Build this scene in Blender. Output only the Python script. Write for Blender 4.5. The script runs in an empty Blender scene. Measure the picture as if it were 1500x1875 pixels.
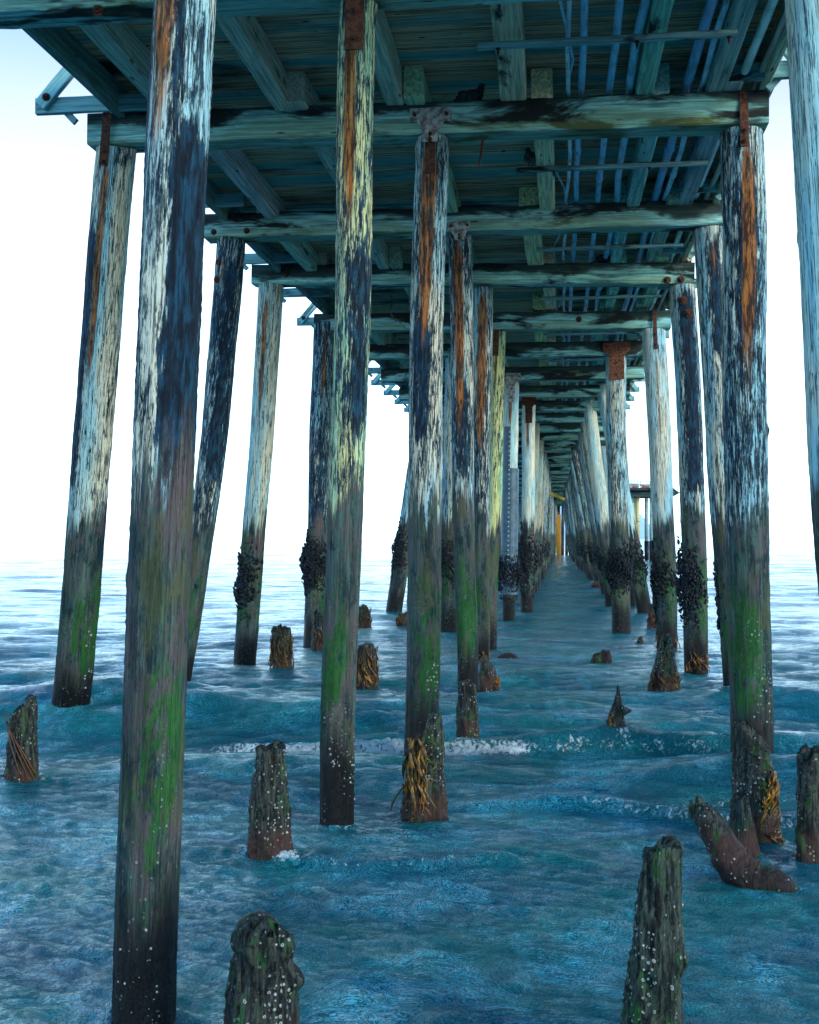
import bpy, math, random
import numpy as np
from mathutils import Vector, Matrix
random.seed(7)
RS = np.random.RandomState(11)
SC = bpy.context.scene
COL = SC.collection

# ------------------------------------------------------------------ camera
F_PX = 2200.0; CAM_H = 2.2
PHI = math.atan(47.5 / F_PX)
TH = math.atan(275.0 * math.cos(PHI) / F_PX)
cam_d = bpy.data.cameras.new('camera'); cam = bpy.data.objects.new('camera', cam_d)
COL.objects.link(cam); SC.camera = cam
cam_d.sensor_fit = 'VERTICAL'; cam_d.sensor_height = 36.0; cam_d.lens = 36.0 * F_PX / 1875.0
cam_d.clip_start = 0.05; cam_d.clip_end = 12000
cam.location = (0, 0, CAM_H)
cam.rotation_euler = (math.pi / 2 + PHI, 0, TH)
FW = Vector((-math.sin(TH) * math.cos(PHI), math.cos(TH) * math.cos(PHI), math.sin(PHI)))
RT = Vector((math.cos(TH), math.sin(TH), 0)); UP = RT.cross(FW)
CP = Vector((0, 0, CAM_H))

def ray(x, y): return FW + RT * ((x - 750.0) / F_PX) + UP * ((937.5 - y) / F_PX)
def atY(x, y, Y): d = ray(x, y); return CP + d * (Y / d.y)
def atZ(x, y, Z=0.0): d = ray(x, y); return CP + d * ((Z - CAM_H) / d.z)
def colY(x, Y, Z=0.0):                       # world point on column x at pier distance Y and height Z
    lo, hi = -4000.0, 6000.0
    for _ in range(60):
        m = (lo + hi) / 2
        if atY(x, m, Y).z > Z: lo = m
        else: hi = m
    return atY(x, (lo + hi) / 2, Y)
def cdepth(p): return (Vector(p) - CP).dot(FW)

# ------------------------------------------------------------------ light
SUN_EL, SUN_AZ = math.radians(17), math.radians(128)     # azimuth from +Y towards +X: right and a little behind
world = bpy.data.worlds.new('World'); SC.world = world; world.use_nodes = True
wn = world.node_tree; wn.nodes.clear()
def N(nt, t, **k):
    n = nt.nodes.new(t)
    for a, b in k.items(): setattr(n, a, b)
    return n
sky = N(wn, 'ShaderNodeTexSky', sky_type='NISHITA', sun_disc=False)
sky.sun_elevation = SUN_EL; sky.sun_rotation = SUN_AZ; sky.air_density = 1.3; sky.dust_density = 1.0; sky.ozone_density = 4.0
tc = N(wn, 'ShaderNodeTexCoord'); sx = N(wn, 'ShaderNodeSeparateXYZ'); wn.links.new(tc.outputs['Generated'], sx.inputs[0])
rmp = N(wn, 'ShaderNodeValToRGB'); wn.links.new(sx.outputs['Z'], rmp.inputs[0])
cr = rmp.color_ramp; cr.elements[0].position = 0.0; cr.elements[0].color = (1.0, 1.25, 1.45, 1)
cr.elements[1].position = 1.0; cr.elements[1].color = (0.06, 0.6, 0.8, 1)
for p, c in ((0.20, (0.8, 0.9, 1.0, 1)), (0.30, (0.5, 0.45, 0.45, 1)), (0.42, (0.08, 0.3, 0.4, 1)), (0.6, (0.05, 0.4, 0.5, 1))):
    e = cr.elements.new(p); e.color = c
hz = N(wn, 'ShaderNodeMix', data_type='RGBA', blend_type='MULTIPLY'); hz.inputs[0].default_value = 1.0
wn.links.new(sky.outputs[0], hz.inputs[6]); wn.links.new(rmp.outputs[0], hz.inputs[7])
# bright haze added to the sky, made cyan so its light tints the scene
hr = N(wn, 'ShaderNodeValToRGB'); wn.links.new(sx.outputs['Z'], hr.inputs[0])
hr.color_ramp.elements[0].position = 0.0; hr.color_ramp.elements[0].color = (5.2, 8.2, 10.6, 1)
hr.color_ramp.elements[1].position = 1.0; hr.color_ramp.elements[1].color = (.06, 1.3, 2.9, 1)
e = hr.color_ramp.elements.new(0.6); e.color = (.10, 2.0, 3.8, 1)
e = hr.color_ramp.elements.new(0.42); e.color = (1.1, 2.1, 4.0, 1)
e = hr.color_ramp.elements.new(0.22); e.color = (4.5, 6.2, 8.2, 1)
e = hr.color_ramp.elements.new(0.33); e.color = (2.9, 3.15, 3.9, 1)
ad = N(wn, 'ShaderNodeMix', data_type='RGBA', blend_type='ADD'); ad.inputs[0].default_value = 1.0
wn.links.new(hz.outputs[2], ad.inputs[6]); wn.links.new(hr.outputs[0], ad.inputs[7])
bg = N(wn, 'ShaderNodeBackground'); bg.inputs[1].default_value = 0.12
wo = N(wn, 'ShaderNodeOutputWorld'); wn.links.new(ad.outputs[2], bg.inputs[0]); wn.links.new(bg.outputs[0], wo.inputs[0])
sd = bpy.data.lights.new('sun', 'SUN'); sd.energy = 1.3; sd.angle = math.radians(12); sd.color = (1.0, 0.86, 0.68)
so = bpy.data.objects.new('sun', sd); COL.objects.link(so)
sv = Vector((math.sin(SUN_AZ) * math.cos(SUN_EL), math.cos(SUN_AZ) * math.cos(SUN_EL), math.sin(SUN_EL)))
so.rotation_euler = sv.to_track_quat('Z', 'Y').to_euler(); so.location = (20, -20, 30)
SC.view_settings.view_transform = 'Standard'; SC.view_settings.look = 'None'
SC.view_settings.gamma = 1; SC.view_settings.exposure = 0.98

# ------------------------------------------------------------------ material helpers
class NT:
    def __init__(s, name):
        s.m = bpy.data.materials.new(name); s.m.use_nodes = True; s.t = s.m.node_tree; s.t.nodes.clear()
        s.out = N(s.t, 'ShaderNodeOutputMaterial'); s.b = N(s.t, 'ShaderNodeBsdfPrincipled')
        s.t.links.new(s.b.outputs[0], s.out.inputs[0])
        s.co = N(s.t, 'ShaderNodeTexCoord').outputs['Object']; s.oi = N(s.t, 'ShaderNodeObjectInfo')
        a = N(s.t, 'ShaderNodeVectorMath', operation='SCALE'); a.inputs[0].default_value = (37, 91, 53)
        s.t.links.new(s.oi.outputs['Random'], a.inputs['Scale'])
        b = N(s.t, 'ShaderNodeVectorMath', operation='ADD'); s.t.links.new(s.co, b.inputs[0]); s.t.links.new(a.outputs[0], b.inputs[1])
        s.p = b.outputs[0]
    def lk(s, v, i):
        if isinstance(v, (int, float, tuple)): i.default_value = v
        else: s.t.links.new(v, i)
    def noise(s, sc, detail=4, rough=.55, dist=0., p=None, col=False):
        m = N(s.t, 'ShaderNodeVectorMath', operation='MULTIPLY'); s.lk(p if p is not None else s.p, m.inputs[0]); m.inputs[1].default_value = sc
        n = N(s.t, 'ShaderNodeTexNoise'); n.inputs['Scale'].default_value = 1; n.inputs['Detail'].default_value = detail
        n.inputs['Roughness'].default_value = rough; n.inputs['Distortion'].default_value = dist
        s.t.links.new(m.outputs[0], n.inputs['Vector']); return n.outputs['Color' if col else 'Fac']
    def voro(s, sc, feature='F1', p=None, rnd=1.0):
        m = N(s.t, 'ShaderNodeVectorMath', operation='MULTIPLY'); s.lk(p if p is not None else s.p, m.inputs[0]); m.inputs[1].default_value = sc
        n = N(s.t, 'ShaderNodeTexVoronoi', feature=feature); n.inputs['Scale'].default_value = 1; n.inputs['Randomness'].default_value = rnd
        s.t.links.new(m.outputs[0], n.inputs['Vector']); return n.outputs['Distance'], n.outputs.get('Color')
    def mth(s, op, a, b=0., c=0., cl=False):
        n = N(s.t, 'ShaderNodeMath', operation=op); n.use_clamp = cl
        s.lk(a, n.inputs[0]); s.lk(b, n.inputs[1]); s.lk(c, n.inputs[2]); return n.outputs[0]
    def ss(s, v, lo, hi):
        n = N(s.t, 'ShaderNodeMapRange', interpolation_type='SMOOTHSTEP'); s.lk(v, n.inputs[0]); s.lk(lo, n.inputs[1]); s.lk(hi, n.inputs[2])
        return n.outputs[0]
    def mix(s, f, a, b, mode='MIX'):
        n = N(s.t, 'ShaderNodeMix', data_type='RGBA', blend_type=mode); s.lk(f, n.inputs[0])
        s.lk(a if not isinstance(a, tuple) or len(a) == 4 else a + (1,), n.inputs[6]); s.lk(b if not isinstance(b, tuple) or len(b) == 4 else b + (1,), n.inputs[7])
        return n.outputs[2]
    def attr(s, name):
        n = N(s.t, 'ShaderNodeAttribute'); n.attribute_name = name; return n.outputs['Fac']
    def sep(s, v):
        n = N(s.t, 'ShaderNodeSeparateXYZ'); s.lk(v, n.inputs[0]); return n.outputs
    def bump(s, h, strength=.5, dist=.02, prev=None):
        n = N(s.t, 'ShaderNodeBump'); n.inputs['Strength'].default_value = strength; n.inputs['Distance'].default_value = dist
        s.lk(h, n.inputs['Height'])
        if prev: s.t.links.new(prev, n.inputs['Normal'])
        return n.outputs[0]
    def done(s, col, rough=.8, nrm=None, spec=.4, metal=0.):
        s.lk(col if not isinstance(col, tuple) or len(col) == 4 else col + (1,), s.b.inputs['Base Color']); s.lk(rough, s.b.inputs['Roughness'])
        s.b.inputs['Specular IOR Level'].default_value = spec; s.b.inputs['Metallic'].default_value = metal
        if nrm: s.t.links.new(nrm, s.b.inputs['Normal'])
        return s.m

def m_pile():
    k = NT('weathered_pile_wood')
    z = k.sep(k.co)[2]
    flake = k.noise((24, 24, 2.9), 8, .76, .5)
    fine = k.noise((80, 80, 7), 6, .72)
    mac = k.noise((2.2, 2.2, .45), 3, .5)
    dm = k.attr('dmask'); rm = k.attr('rmask'); gm = k.attr('gmask')
    v = k.mth('ADD', k.mth('MULTIPLY', flake, .60), k.mth('MULTIPLY', fine, .40))
    v = k.mth('ADD', v, k.mth('MULTIPLY', k.mth('SUBTRACT', mac, .5), .20))
    v = k.mth('SUBTRACT', v, k.mth('MULTIPLY', k.mth('SUBTRACT', dm, .5), .27))
    lightm = k.ss(v, .494, .520)
    # light weathered face
    tint = k.oi.outputs['Color']
    hue = k.noise((5, 5, .5), 3, .5)
    lc = k.mix(k.ss(hue, .38, .62), (.29, .56, .66), (.56, .60, .50))
    lc = k.mix(1.0, lc, tint, 'MULTIPLY')
    crack = k.ss(k.noise((110, 110, 2.4), 4, .6, .2), .36, .50)
    lc = k.mix(crack, (.05, .085, .11), lc)
    dc = k.mix(k.ss(k.noise((30, 30, 6), 4, .6), .42, .66), (.002, .009, .020), (.006, .050, .100))
    dc = k.mix(k.mth('MULTIPLY', k.ss(v, .468, .495), .85), dc, (.075, .15, .18))
    up = k.mix(lightm, dc, lc)
    # rust run-down
    rr = k.mth('MULTIPLY', rm, k.mth('ADD', .05, k.mth('MULTIPLY', k.noise((15, 15, 1.5), 8, .75, .4), 1.75)))
    rc = k.mix(k.ss(k.noise((34, 34, 4), 6, .7), .44, .58), (.040, .016, .010), (.36, .14, .035))
    up = k.mix(k.mth('MULTIPLY', k.ss(rr, .22, .62), .92), up, rc)
    # tidal zone
    tz = k.mth('ADD', z, k.mth('MULTIPLY', k.mth('SUBTRACT', k.noise((16, 16, 1.0), 4, .6), .5), 1.5))
    tz = k.mth('ADD', tz, k.mth('MULTIPLY', k.mth('SUBTRACT', k.noise((1.5, 1.5, .3), 2, .5), .5), 1.6))
    tn = k.noise((6, 6, .7), 7, .70, .6)
    tcn = k.mix(k.ss(tn, .42, .62), (.001, .018, .028), (.060, .115, .110))
    tcn = k.mix(k.ss(k.noise((4, 4, .8), 3, .5), .50, .70), tcn, (.085, .075, .080))
    tcn = k.mix(k.mth('MULTIPLY', k.ss(fine, .54, .66), .5), tcn, (.20, .26, .24))
    tcn = k.mix(k.mth('MULTIPLY', k.ss(crack, .9, .2), .7), tcn, (.02, .03, .035))
    bl = k.noise((6, 6, 3.0), 8, .76, .3)
    tcn = k.mix(k.mth('MULTIPLY', k.ss(bl, .50, .57), .65), tcn, (.085, .072, .080))
    tcn = k.mix(k.mth('MULTIPLY', k.ss(bl, .46, .40), .75), tcn, (.006, .022, .030))
    tcn = k.mix(k.mth('MULTIPLY', k.ss(k.noise((3, 3, 1.1), 6, .7), .52, .60), .55), tcn, (.07, .085, .035))
    crust = k.mth('MULTIPLY', k.mth('MULTIPLY', k.ss(k.noise((75, 75, 60), 4, .75), .52, .60), k.ss(k.noise((4.5, 4.5, 2.2), 5, .65), .50, .60)), k.ss(z, 2.0, 1.2))
    tcn = k.mix(k.mth('MULTIPLY', crust, .75), tcn, (.30, .33, .31))
    gz = k.mth('MULTIPLY', gm, k.mth('ADD', .04, k.ss(k.noise((7, 7, 2.0), 8, .80, .5), .42, .60)))
    gcol = k.mix(k.noise((40, 40, 20), 3, .6), (.003, .040, .014), (.028, .150, .030))
    tcn = k.mix(k.mth('MULTIPLY', k.ss(k.mth('ADD', gz, k.mth('MULTIPLY', k.mth('SUBTRACT', fine, .5), 1.6)), .12, .60), .92), tcn, gcol)
    # wet foot
    wz = k.mth('ADD', z, k.mth('MULTIPLY', k.mth('SUBTRACT', k.noise((6, 6, .8), 4, .6), .5), .9))
    wet = k.ss(wz, .80, .35)
    tcn = k.mix(k.mth('MULTIPLY', wet, .97), tcn, (.003, .005, .008))
    # barnacles
    vd, vc = k.voro((42, 42, 34)); vr = k.sep(vc)[0]
    bz = k.mth('MULTIPLY', k.ss(z, 1.5, .9), k.ss(k.noise((3.5, 3.5, 1.4), 3, .6), .47, .60))
    bar = k.mth('MULTIPLY', k.mth('MULTIPLY', k.ss(vd, .34, .20), k.ss(vr, .62, .66)), bz)
    tcn = k.mix(k.mth('MULTIPLY', bar, .55), tcn, (.34, .40, .40))
    tide = k.ss(tz, 2.45, 2.75)
    c = k.mix(tide, tcn, up)
    h = k.mth('ADD', k.mth('MULTIPLY', k.mth('MULTIPLY', lightm, tide), .5), k.mth('MULTIPLY', fine, .55))
    h = k.mth('ADD', h, k.mth('MULTIPLY', crack, .35))
    h = k.mth('ADD', h, k.mth('ADD', k.mth('MULTIPLY', bar, .9), k.mth('MULTIPLY', crust, .6)))
    n = k.bump(h, 1.0, .016); n = k.bump(bl, .6, .03, n)
    rg = k.mth('SUBTRACT', .86, k.mth('MULTIPLY', wet, .38)); rg = k.mth('SUBTRACT', rg, k.mth('MULTIPLY', k.ss(lightm, .5, 0), .2))
    return k.done(c, rg, n, .16)

def m_beam(name, light, dark, moss, mould=.5, face=False):
    k = NT(name)
    gr = k.noise((1.1, 30, 30), 6, .62, .6)
    ring = k.noise((.5, 9, 9), 3, .5, 1.4)
    ringw = k.mth('FRACT', k.mth('MULTIPLY', ring, 9.))
    lc = k.mix(k.ss(gr, .35, .65), dark, light)
    lc = k.mix(k.mth('MULTIPLY', k.ss(ringw, .75, .98), .45), lc, dark)
    lc = k.mix(1., lc, k.oi.outputs['Color'], 'MULTIPLY')
    mo = k.noise((.9, 2.2, 3.2), 5, .62, .4)
    lc = k.mix(k.ss(mo, .60 - mould * .2, .72 - mould * .2), lc, (.008, .014, .014))
    mg = k.noise((1.3, 3, 5), 4, .6)
    if face:
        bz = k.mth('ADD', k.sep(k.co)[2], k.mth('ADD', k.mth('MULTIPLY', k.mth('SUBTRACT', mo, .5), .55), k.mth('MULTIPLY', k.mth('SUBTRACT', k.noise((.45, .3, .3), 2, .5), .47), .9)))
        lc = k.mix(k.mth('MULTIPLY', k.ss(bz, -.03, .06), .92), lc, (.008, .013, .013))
        lc = k.mix(k.mth('MULTIPLY', k.ss(k.mth('ADD', bz, k.mth('MULTIPLY', mg, .12)), -.03, -.10), .42), lc, moss)
    lc = k.mix(k.mth('MULTIPLY', k.ss(mg, .60, .72), .55), lc, moss)
    knot, _ = k.voro((1.7, 7, 7)); kn = k.ss(knot, .13, .07)
    lc = k.mix(k.mth('MULTIPLY', kn, .85), lc, (.06, .025, .015))
    n = k.bump(k.mth('ADD', gr, k.mth('MULTIPLY', ringw, -.15)), .6, .010)
    return k.done(lc, .82, n, .3)

def m_rust():
    k = NT('rusty_iron'); a = k.noise((22, 22, 22), 5, .65)
    c = k.mix(k.ss(a, .38, .62), (.025, .014, .012), (.10, .038, .022)); c = k.mix(1., c, k.oi.outputs['Color'], 'MULTIPLY')
    return k.done(c, .85, k.bump(a, .8, .01), .3)
def m_pipe():
    k = NT('painted_conduit'); a = k.noise((14, 3, 14), 5, .6)
    c = k.mix(k.ss(a, .40, .70), (.60, .86, .95), (.34, .46, .50)); c = k.mix(1., c, k.oi.outputs['Color'], 'MULTIPLY')
    c = k.mix(k.ss(k.noise((6, .8, 6), 4, .6), .62, .74), c, (.18, .09, .05))
    return k.done(c, .42, k.bump(a, .3, .004), .5)
def m_deck():
    k = NT('deck_board_wood')
    y = k.sep(k.co)[1]; idx = k.mth('FLOOR', k.mth('DIVIDE', y, .205))
    cx = N(k.t, 'ShaderNodeCombineXYZ'); k.lk(idx, cx.inputs[1])
    wn_ = N(k.t, 'ShaderNodeTexWhiteNoise', noise_dimensions='1D'); k.lk(idx, wn_.inputs['W'])
    q = N(k.t, 'ShaderNodeVectorMath', operation='ADD'); k.lk(k.co, q.inputs[0])
    mm = N(k.t, 'ShaderNodeVectorMath', operation='SCALE'); mm.inputs[0].default_value = (17, 3, 5); k.lk(wn_.outputs['Value'], mm.inputs['Scale']); k.lk(mm.outputs[0], q.inputs[1])
    g = k.noise((1.2, 34, 10), 6, .62, .5, p=q.outputs[0])
    c = k.mix(k.ss(g, .35, .66), (.22, .125, .075), (.74, .52, .33))
    c = k.mix(k.ss(wn_.outputs['Value'], .55, .9), c, k.mix(g, (.08, .22, .20), (.20, .46, .42)))
    w = k.noise((.5, 1.1, 1), 4, .6); c = k.mix(k.ss(w, .52, .70), c, (.012, .016, .016))
    kd, _ = k.voro((2.2, 6, 1), p=q.outputs[0]); c = k.mix(k.ss(kd, .10, .06), c, (.02, .012, .01))
    return k.done(c, .85, k.bump(g, .6, .01), .25)
def m_stump():
    k = NT('rotten_stump_wood')
    z = k.sep(k.co)[2]
    w = k.noise((6, 6, 1.6), 4, .6, 2.2); ringw = k.mth('FRACT', k.mth('MULTIPLY', w, 11.))
    g = k.noise((42, 42, 4), 7, .70, .3)
    c = k.mix(k.ss(g, .42, .62), (.003, .007, .009), (.070, .082, .072))
    c = k.mix(k.mth('MULTIPLY', k.ss(ringw, .5, .9), .4), c, (.012, .02, .022))
    c = k.mix(1., c, k.oi.outputs['Color'], 'MULTIPLY')
    zz = k.mth('ADD', z, k.mth('MULTIPLY', g, .22))
    c = k.mix(k.mth('MULTIPLY', k.ss(zz, .38, .26), .75), c, (.060, .030, .027))
    c = k.mix(k.mth('MULTIPLY', k.ss(zz, .17, .10), .7), c, (.012, .012, .016))
    gr = k.noise((9, 9, 5), 5, .7); c = k.mix(k.mth('MULTIPLY', k.ss(k.mth('ADD', gr, k.mth('MULTIPLY', k.mth('SUBTRACT', g, .5), .5)), .55, .68), .8), c, (.016, .095, .020))
    vd, vc = k.voro((46, 46, 42)); r0 = k.sep(vc)[0]
    bn = k.ss(k.noise((7, 7, 4), 3, .6), .44, .56)
    bar = k.mth('MULTIPLY', k.mth('MULTIPLY', k.ss(vd, .42, .26), k.ss(r0, .72, .76)), k.mth('MULTIPLY', bn, .8))
    hole = k.ss(vd, .10, .16)
    c = k.mix(bar, c, k.mix(hole, (.08, .09, .10), (.50, .56, .55)))
    h = k.mth('ADD', k.mth('ADD', g, k.mth('MULTIPLY', bar, .8)), k.mth('MULTIPLY', ringw, -.2))
    return k.done(c, .48, k.bump(h, 1., .025), .15)
def m_simple(name, c1, c2, sc=18, rough=.7, bumps=.5, spec=.4, tint=False):
    k = NT(name); a = k.noise((sc, sc, sc), 4, .6); c = k.mix(k.ss(a, .38, .62), c1, c2)
    if tint: c = k.mix(1., c, k.oi.outputs['Color'], 'MULTIPLY')
    return k.done(c, rough, k.bump(a, bumps, .01), spec)
M_PILE = m_pile()
M_CAP = m_beam('cap_timber', (.30, .70, .70), (.09, .25, .26), (.15, .21, .07), .55, True)
M_STR = m_beam('stringer_timber', (.50, .64, .62), (.22, .30, .29), (.10, .12, .05), .15)
M_RUST = m_rust(); M_PIPE = m_pipe(); M_DECK = m_deck(); M_STUMP = m_stump()
M_MUSS = m_simple('mussel_shell', (.003, .006, .010), (.014, .022, .032), 60, .5, .6, .2)
M_KELP = m_simple('kelp', (.028, .018, .008), (.27, .14, .014), 11, .5, .3, .5, True)
M_BARN = m_simple('barnacle_shell', (.16, .21, .21), (.40, .46, .45), 90, .8)
M_BIRD = m_simple('pigeon_feather', (.012, .016, .022), (.05, .07, .09), 30, .6, .2)
M_PALE = m_simple('pale_corroded_plate', (.12, .12, .12), (.40, .43, .43), 16, .75, .6, .4)
M_GALV = m_simple('grey_jacket', (.018, .065, .11), (.04, .11, .17), 6, .45, .1)
M_PAINT = m_simple('flat_paint', (.75, .75, .75), (.9, .9, .9), 3, .6, .1, .3, True)

# ------------------------------------------------------------------ object helpers
def link(o, parent=None):
    COL.objects.link(o)
    if parent is not None: o.parent = parent
    return o
def mesh_obj(name, V, Fs, mat, parent=None, smooth=True, attrs=None):
    me = bpy.data.meshes.new(name); V = np.asarray(V, dtype=np.float32)
    me.from_pydata(V.tolist(), [], Fs); me.materials.append(mat)
    if smooth: me.polygons.foreach_set('use_smooth', [True] * len(me.polygons))
    for a, v in (attrs or {}).items():
        at = me.attributes.new(a, 'FLOAT', 'POINT'); at.data.foreach_set('value', np.asarray(v, dtype=np.float32))
    me.update()
    return link(bpy.data.objects.new(name, me), parent)
def tag(o, label, cat, group=None, kind=None):
    if label: o['label'] = label
    if cat: o['category'] = cat
    if group: o['group'] = group
    if kind: o['kind'] = kind
    return o
def empty(name, loc, label, cat, group=None):
    o = bpy.data.objects.new(name, None); o.empty_display_size = .2; COL.objects.link(o); o.location = loc
    return tag(o, label, cat, group)
ORD = ['', 'first', 'second', 'third', 'fourth', 'fifth', 'sixth', 'seventh', 'eighth', 'ninth', 'tenth', 'eleventh', 'twelfth', 'thirteenth',
       'fourteenth', 'fifteenth', 'sixteenth', 'seventeenth', 'eighteenth', 'nineteenth', 'twentieth', 'twenty first', 'twenty second', 'twenty third', 'twenty fourth', 'twenty fifth']

class MB:
    def __init__(s): s.V = []; s.F = []
    def add(s, V, Fs):
        o = len(s.V); s.V += [tuple(v) for v in V]; s.F += [tuple(i + o for i in f) for f in Fs]; return s
    def box(s, c, d, R=None):
        c = Vector(c); vs = []
        for x in (-1, 1):
            for y in (-1, 1):
                for z in (-1, 1):
                    v = Vector((x * d[0] / 2, y * d[1] / 2, z * d[2] / 2))
                    if R is not None: v = R @ v
                    vs.append(c + v)
        return s.add(vs, [(0, 1, 3, 2), (4, 6, 7, 5), (0, 4, 5, 1), (2, 3, 7, 6), (0, 2, 6, 4), (1, 5, 7, 3)])
    def tube(s, pts, rad, n=10, cap=True):
        pts = [Vector(p) for p in pts]; rr = rad if isinstance(rad, (list, tuple)) else [rad] * len(pts)
        o = len(s.V); m = len(pts)
        for i, p in enumerate(pts):
            t = (pts[min(i + 1, m - 1)] - pts[max(i - 1, 0)]).normalized()
            a = t.cross(Vector((0, 0, 1)));
            if a.length < .05: a = t.cross(Vector((1, 0, 0)))
            a.normalize(); b = t.cross(a)
            for j in range(n):
                q = 2 * math.pi * j / n; s.V.append(tuple(p + a * (rr[i] * math.cos(q)) + b * (rr[i] * math.sin(q))))
        for i in range(m - 1):
            for j in range(n):
                s.F.append((o + i * n + j, o + i * n + (j + 1) % n, o + (i + 1) * n + (j + 1) % n, o + (i + 1) * n + j))
        if cap: s.F.append(tuple(o + j for j in range(n - 1, -1, -1))); s.F.append(tuple(o + (m - 1) * n + j for j in range(n)))
        return s
    def ell(s, c, r, R=None, nu=8, nv=5):
        c = Vector(c); o = len(s.V)
        pts = [Vector((0, 0, r[2]))]
        for i in range(1, nv):
            a = math.pi * i / nv
            for j in range(nu):
                b = 2 * math.pi * j / nu; pts.append(Vector((r[0] * math.sin(a) * math.cos(b), r[1] * math.sin(a) * math.sin(b), r[2] * math.cos(a))))
        pts.append(Vector((0, 0, -r[2])))
        s.V += [tuple(c + (R @ p if R is not None else p)) for p in pts]
        for j in range(nu):
            s.F.append((o, o + 1 + j, o + 1 + (j + 1) % nu))
            for i in range(nv - 2):
                a = o + 1 + i * nu; s.F.append((a + j, a + nu + j, a + nu + (j + 1) % nu, a + (j + 1) % nu))
            a = o + 1 + (nv - 2) * nu; s.F.append((a + j, o + 1 + (nv - 1) * nu, a + (j + 1) % nu))
        return s
    def build(s, name, mat, parent=None, smooth=False): return mesh_obj(name, s.V, s.F, mat, parent, smooth)

def frame_z(d):                              # rotation whose z is d and whose x stays near world X
    z = Vector(d).normalized(); y = z.cross(Vector((1, 0, 0))).normalized(); x = y.cross(z)
    return Matrix((x, y, z)).transposed()

FOOT = []
def wob(x, seed, n=5, f0=1.0):
    r = np.random.RandomState(seed); out = np.zeros_like(x)
    for i in range(n): out += np.sin(x * f0 * (1 + i * .9 + r.rand()) + r.rand() * 6.28) / (1 + i)
    return out / 2

# ------------------------------------------------------------------ timber beam
def beam(name, p0, p1, w, h, mat, parent=None, seed=0, step=.22, rough=.004, color=None, sag=0.):
    p0 = Vector(p0); p1 = Vector(p1); L = (p1 - p0).length; r = np.random.RandomState(seed)
    n = max(2, int(L / step)); ch = min(.018, w * .12)
    prof = [(-w/2+ch, -h/2), (w/2-ch, -h/2), (w/2, -h/2+ch), (w/2, h/2-ch), (w/2-ch, h/2), (-w/2+ch, h/2), (-w/2, h/2-ch), (-w/2, -h/2+ch)]
    V = []; Fs = []
    for i in range(n + 1):
        x = L * i / n; dy, dz = r.randn() * rough * .5, r.randn() * rough * .5
        for (a, b) in prof:
            V.append((x, a + dy + r.randn() * rough * .6, b + dz + r.randn() * rough * .6 - sag * math.sin(math.pi * i / n)))
    for i in range(n):
        for j in range(8): Fs.append((i*8+j, (i+1)*8+j, (i+1)*8+(j+1) % 8, i*8+(j+1) % 8))
    Fs.append(tuple(range(8))); Fs.append(tuple(n*8+7-j for j in range(8)))
    o = mesh_obj(name, V, Fs, mat, parent, False)
    x = (p1 - p0).normalized(); up = Vector((0, 0, 1)) if abs(x.z) < .95 else Vector((0, -1, 0))
    y = up.cross(x).normalized(); z = x.cross(y)
    o.matrix_world = Matrix.Translation(p0) @ Matrix((x, y, z)).transposed().to_4x4()
    if color: o.color = color + (1,)
    return o
def setparent(o, par):                        # parent keeping world placement (par is unrotated or not)
    mw = o.matrix_world.copy(); o.parent = par; o.matrix_parent_inverse = Matrix.Identity(4)
    o.matrix_basis = par.matrix_world.inverted() @ mw
    return o
def hexbolt(p, r=.03, dirn=(0, -1, 0)):
    m = MB(); d = Vector(dirn); p = Vector(p)
    m.tube([p, p + d * .012], r * 1.5, 12); m.tube([p + d * .012, p + d * .045], r, 6); m.tube([p + d * .045, p + d * .065], r * .5, 8)
    return m

# ------------------------------------------------------------------ piles
def mussels(k, r, za, zb, parent, off=1.0, lump=.07, ang0=None, angw=math.pi, seed=0, size=.05):
    rr = random.Random(seed); m = MB()
    k = int(k * 1.6); size *= .84
    for i in range(k):
        t = rr.gauss(.5, .27); t = t if -.25 < t < 1.25 else rr.random(); z = za + (zb - za) * t
        a = rr.uniform(0, 2 * math.pi) if ang0 is None else ang0 + rr.gauss(0, angw)
        prof = max(0., math.sin(math.pi * min(1, max(0, t)))) ** .6
        d = r * off + lump * prof * rr.random() * (0.65 + .35 * math.sin(a * 3 + z * 9 + seed))
        c = Vector((d * math.cos(a), d * math.sin(a), z))
        R = Matrix.Rotation(a, 3, 'Z') @ Matrix.Rotation(rr.gauss(0, .5), 3, 'X') @ Matrix.Rotation(rr.uniform(-.2, .7), 3, 'Y')
        sz = size * rr.uniform(.6, 1.2)
        m.ell(c, (sz * .5, sz * .42, sz), R, 6, 4)
    o = m.build('mussel_cluster', M_MUSS, parent, True); o['kind'] = 'stuff'; return o
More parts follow.
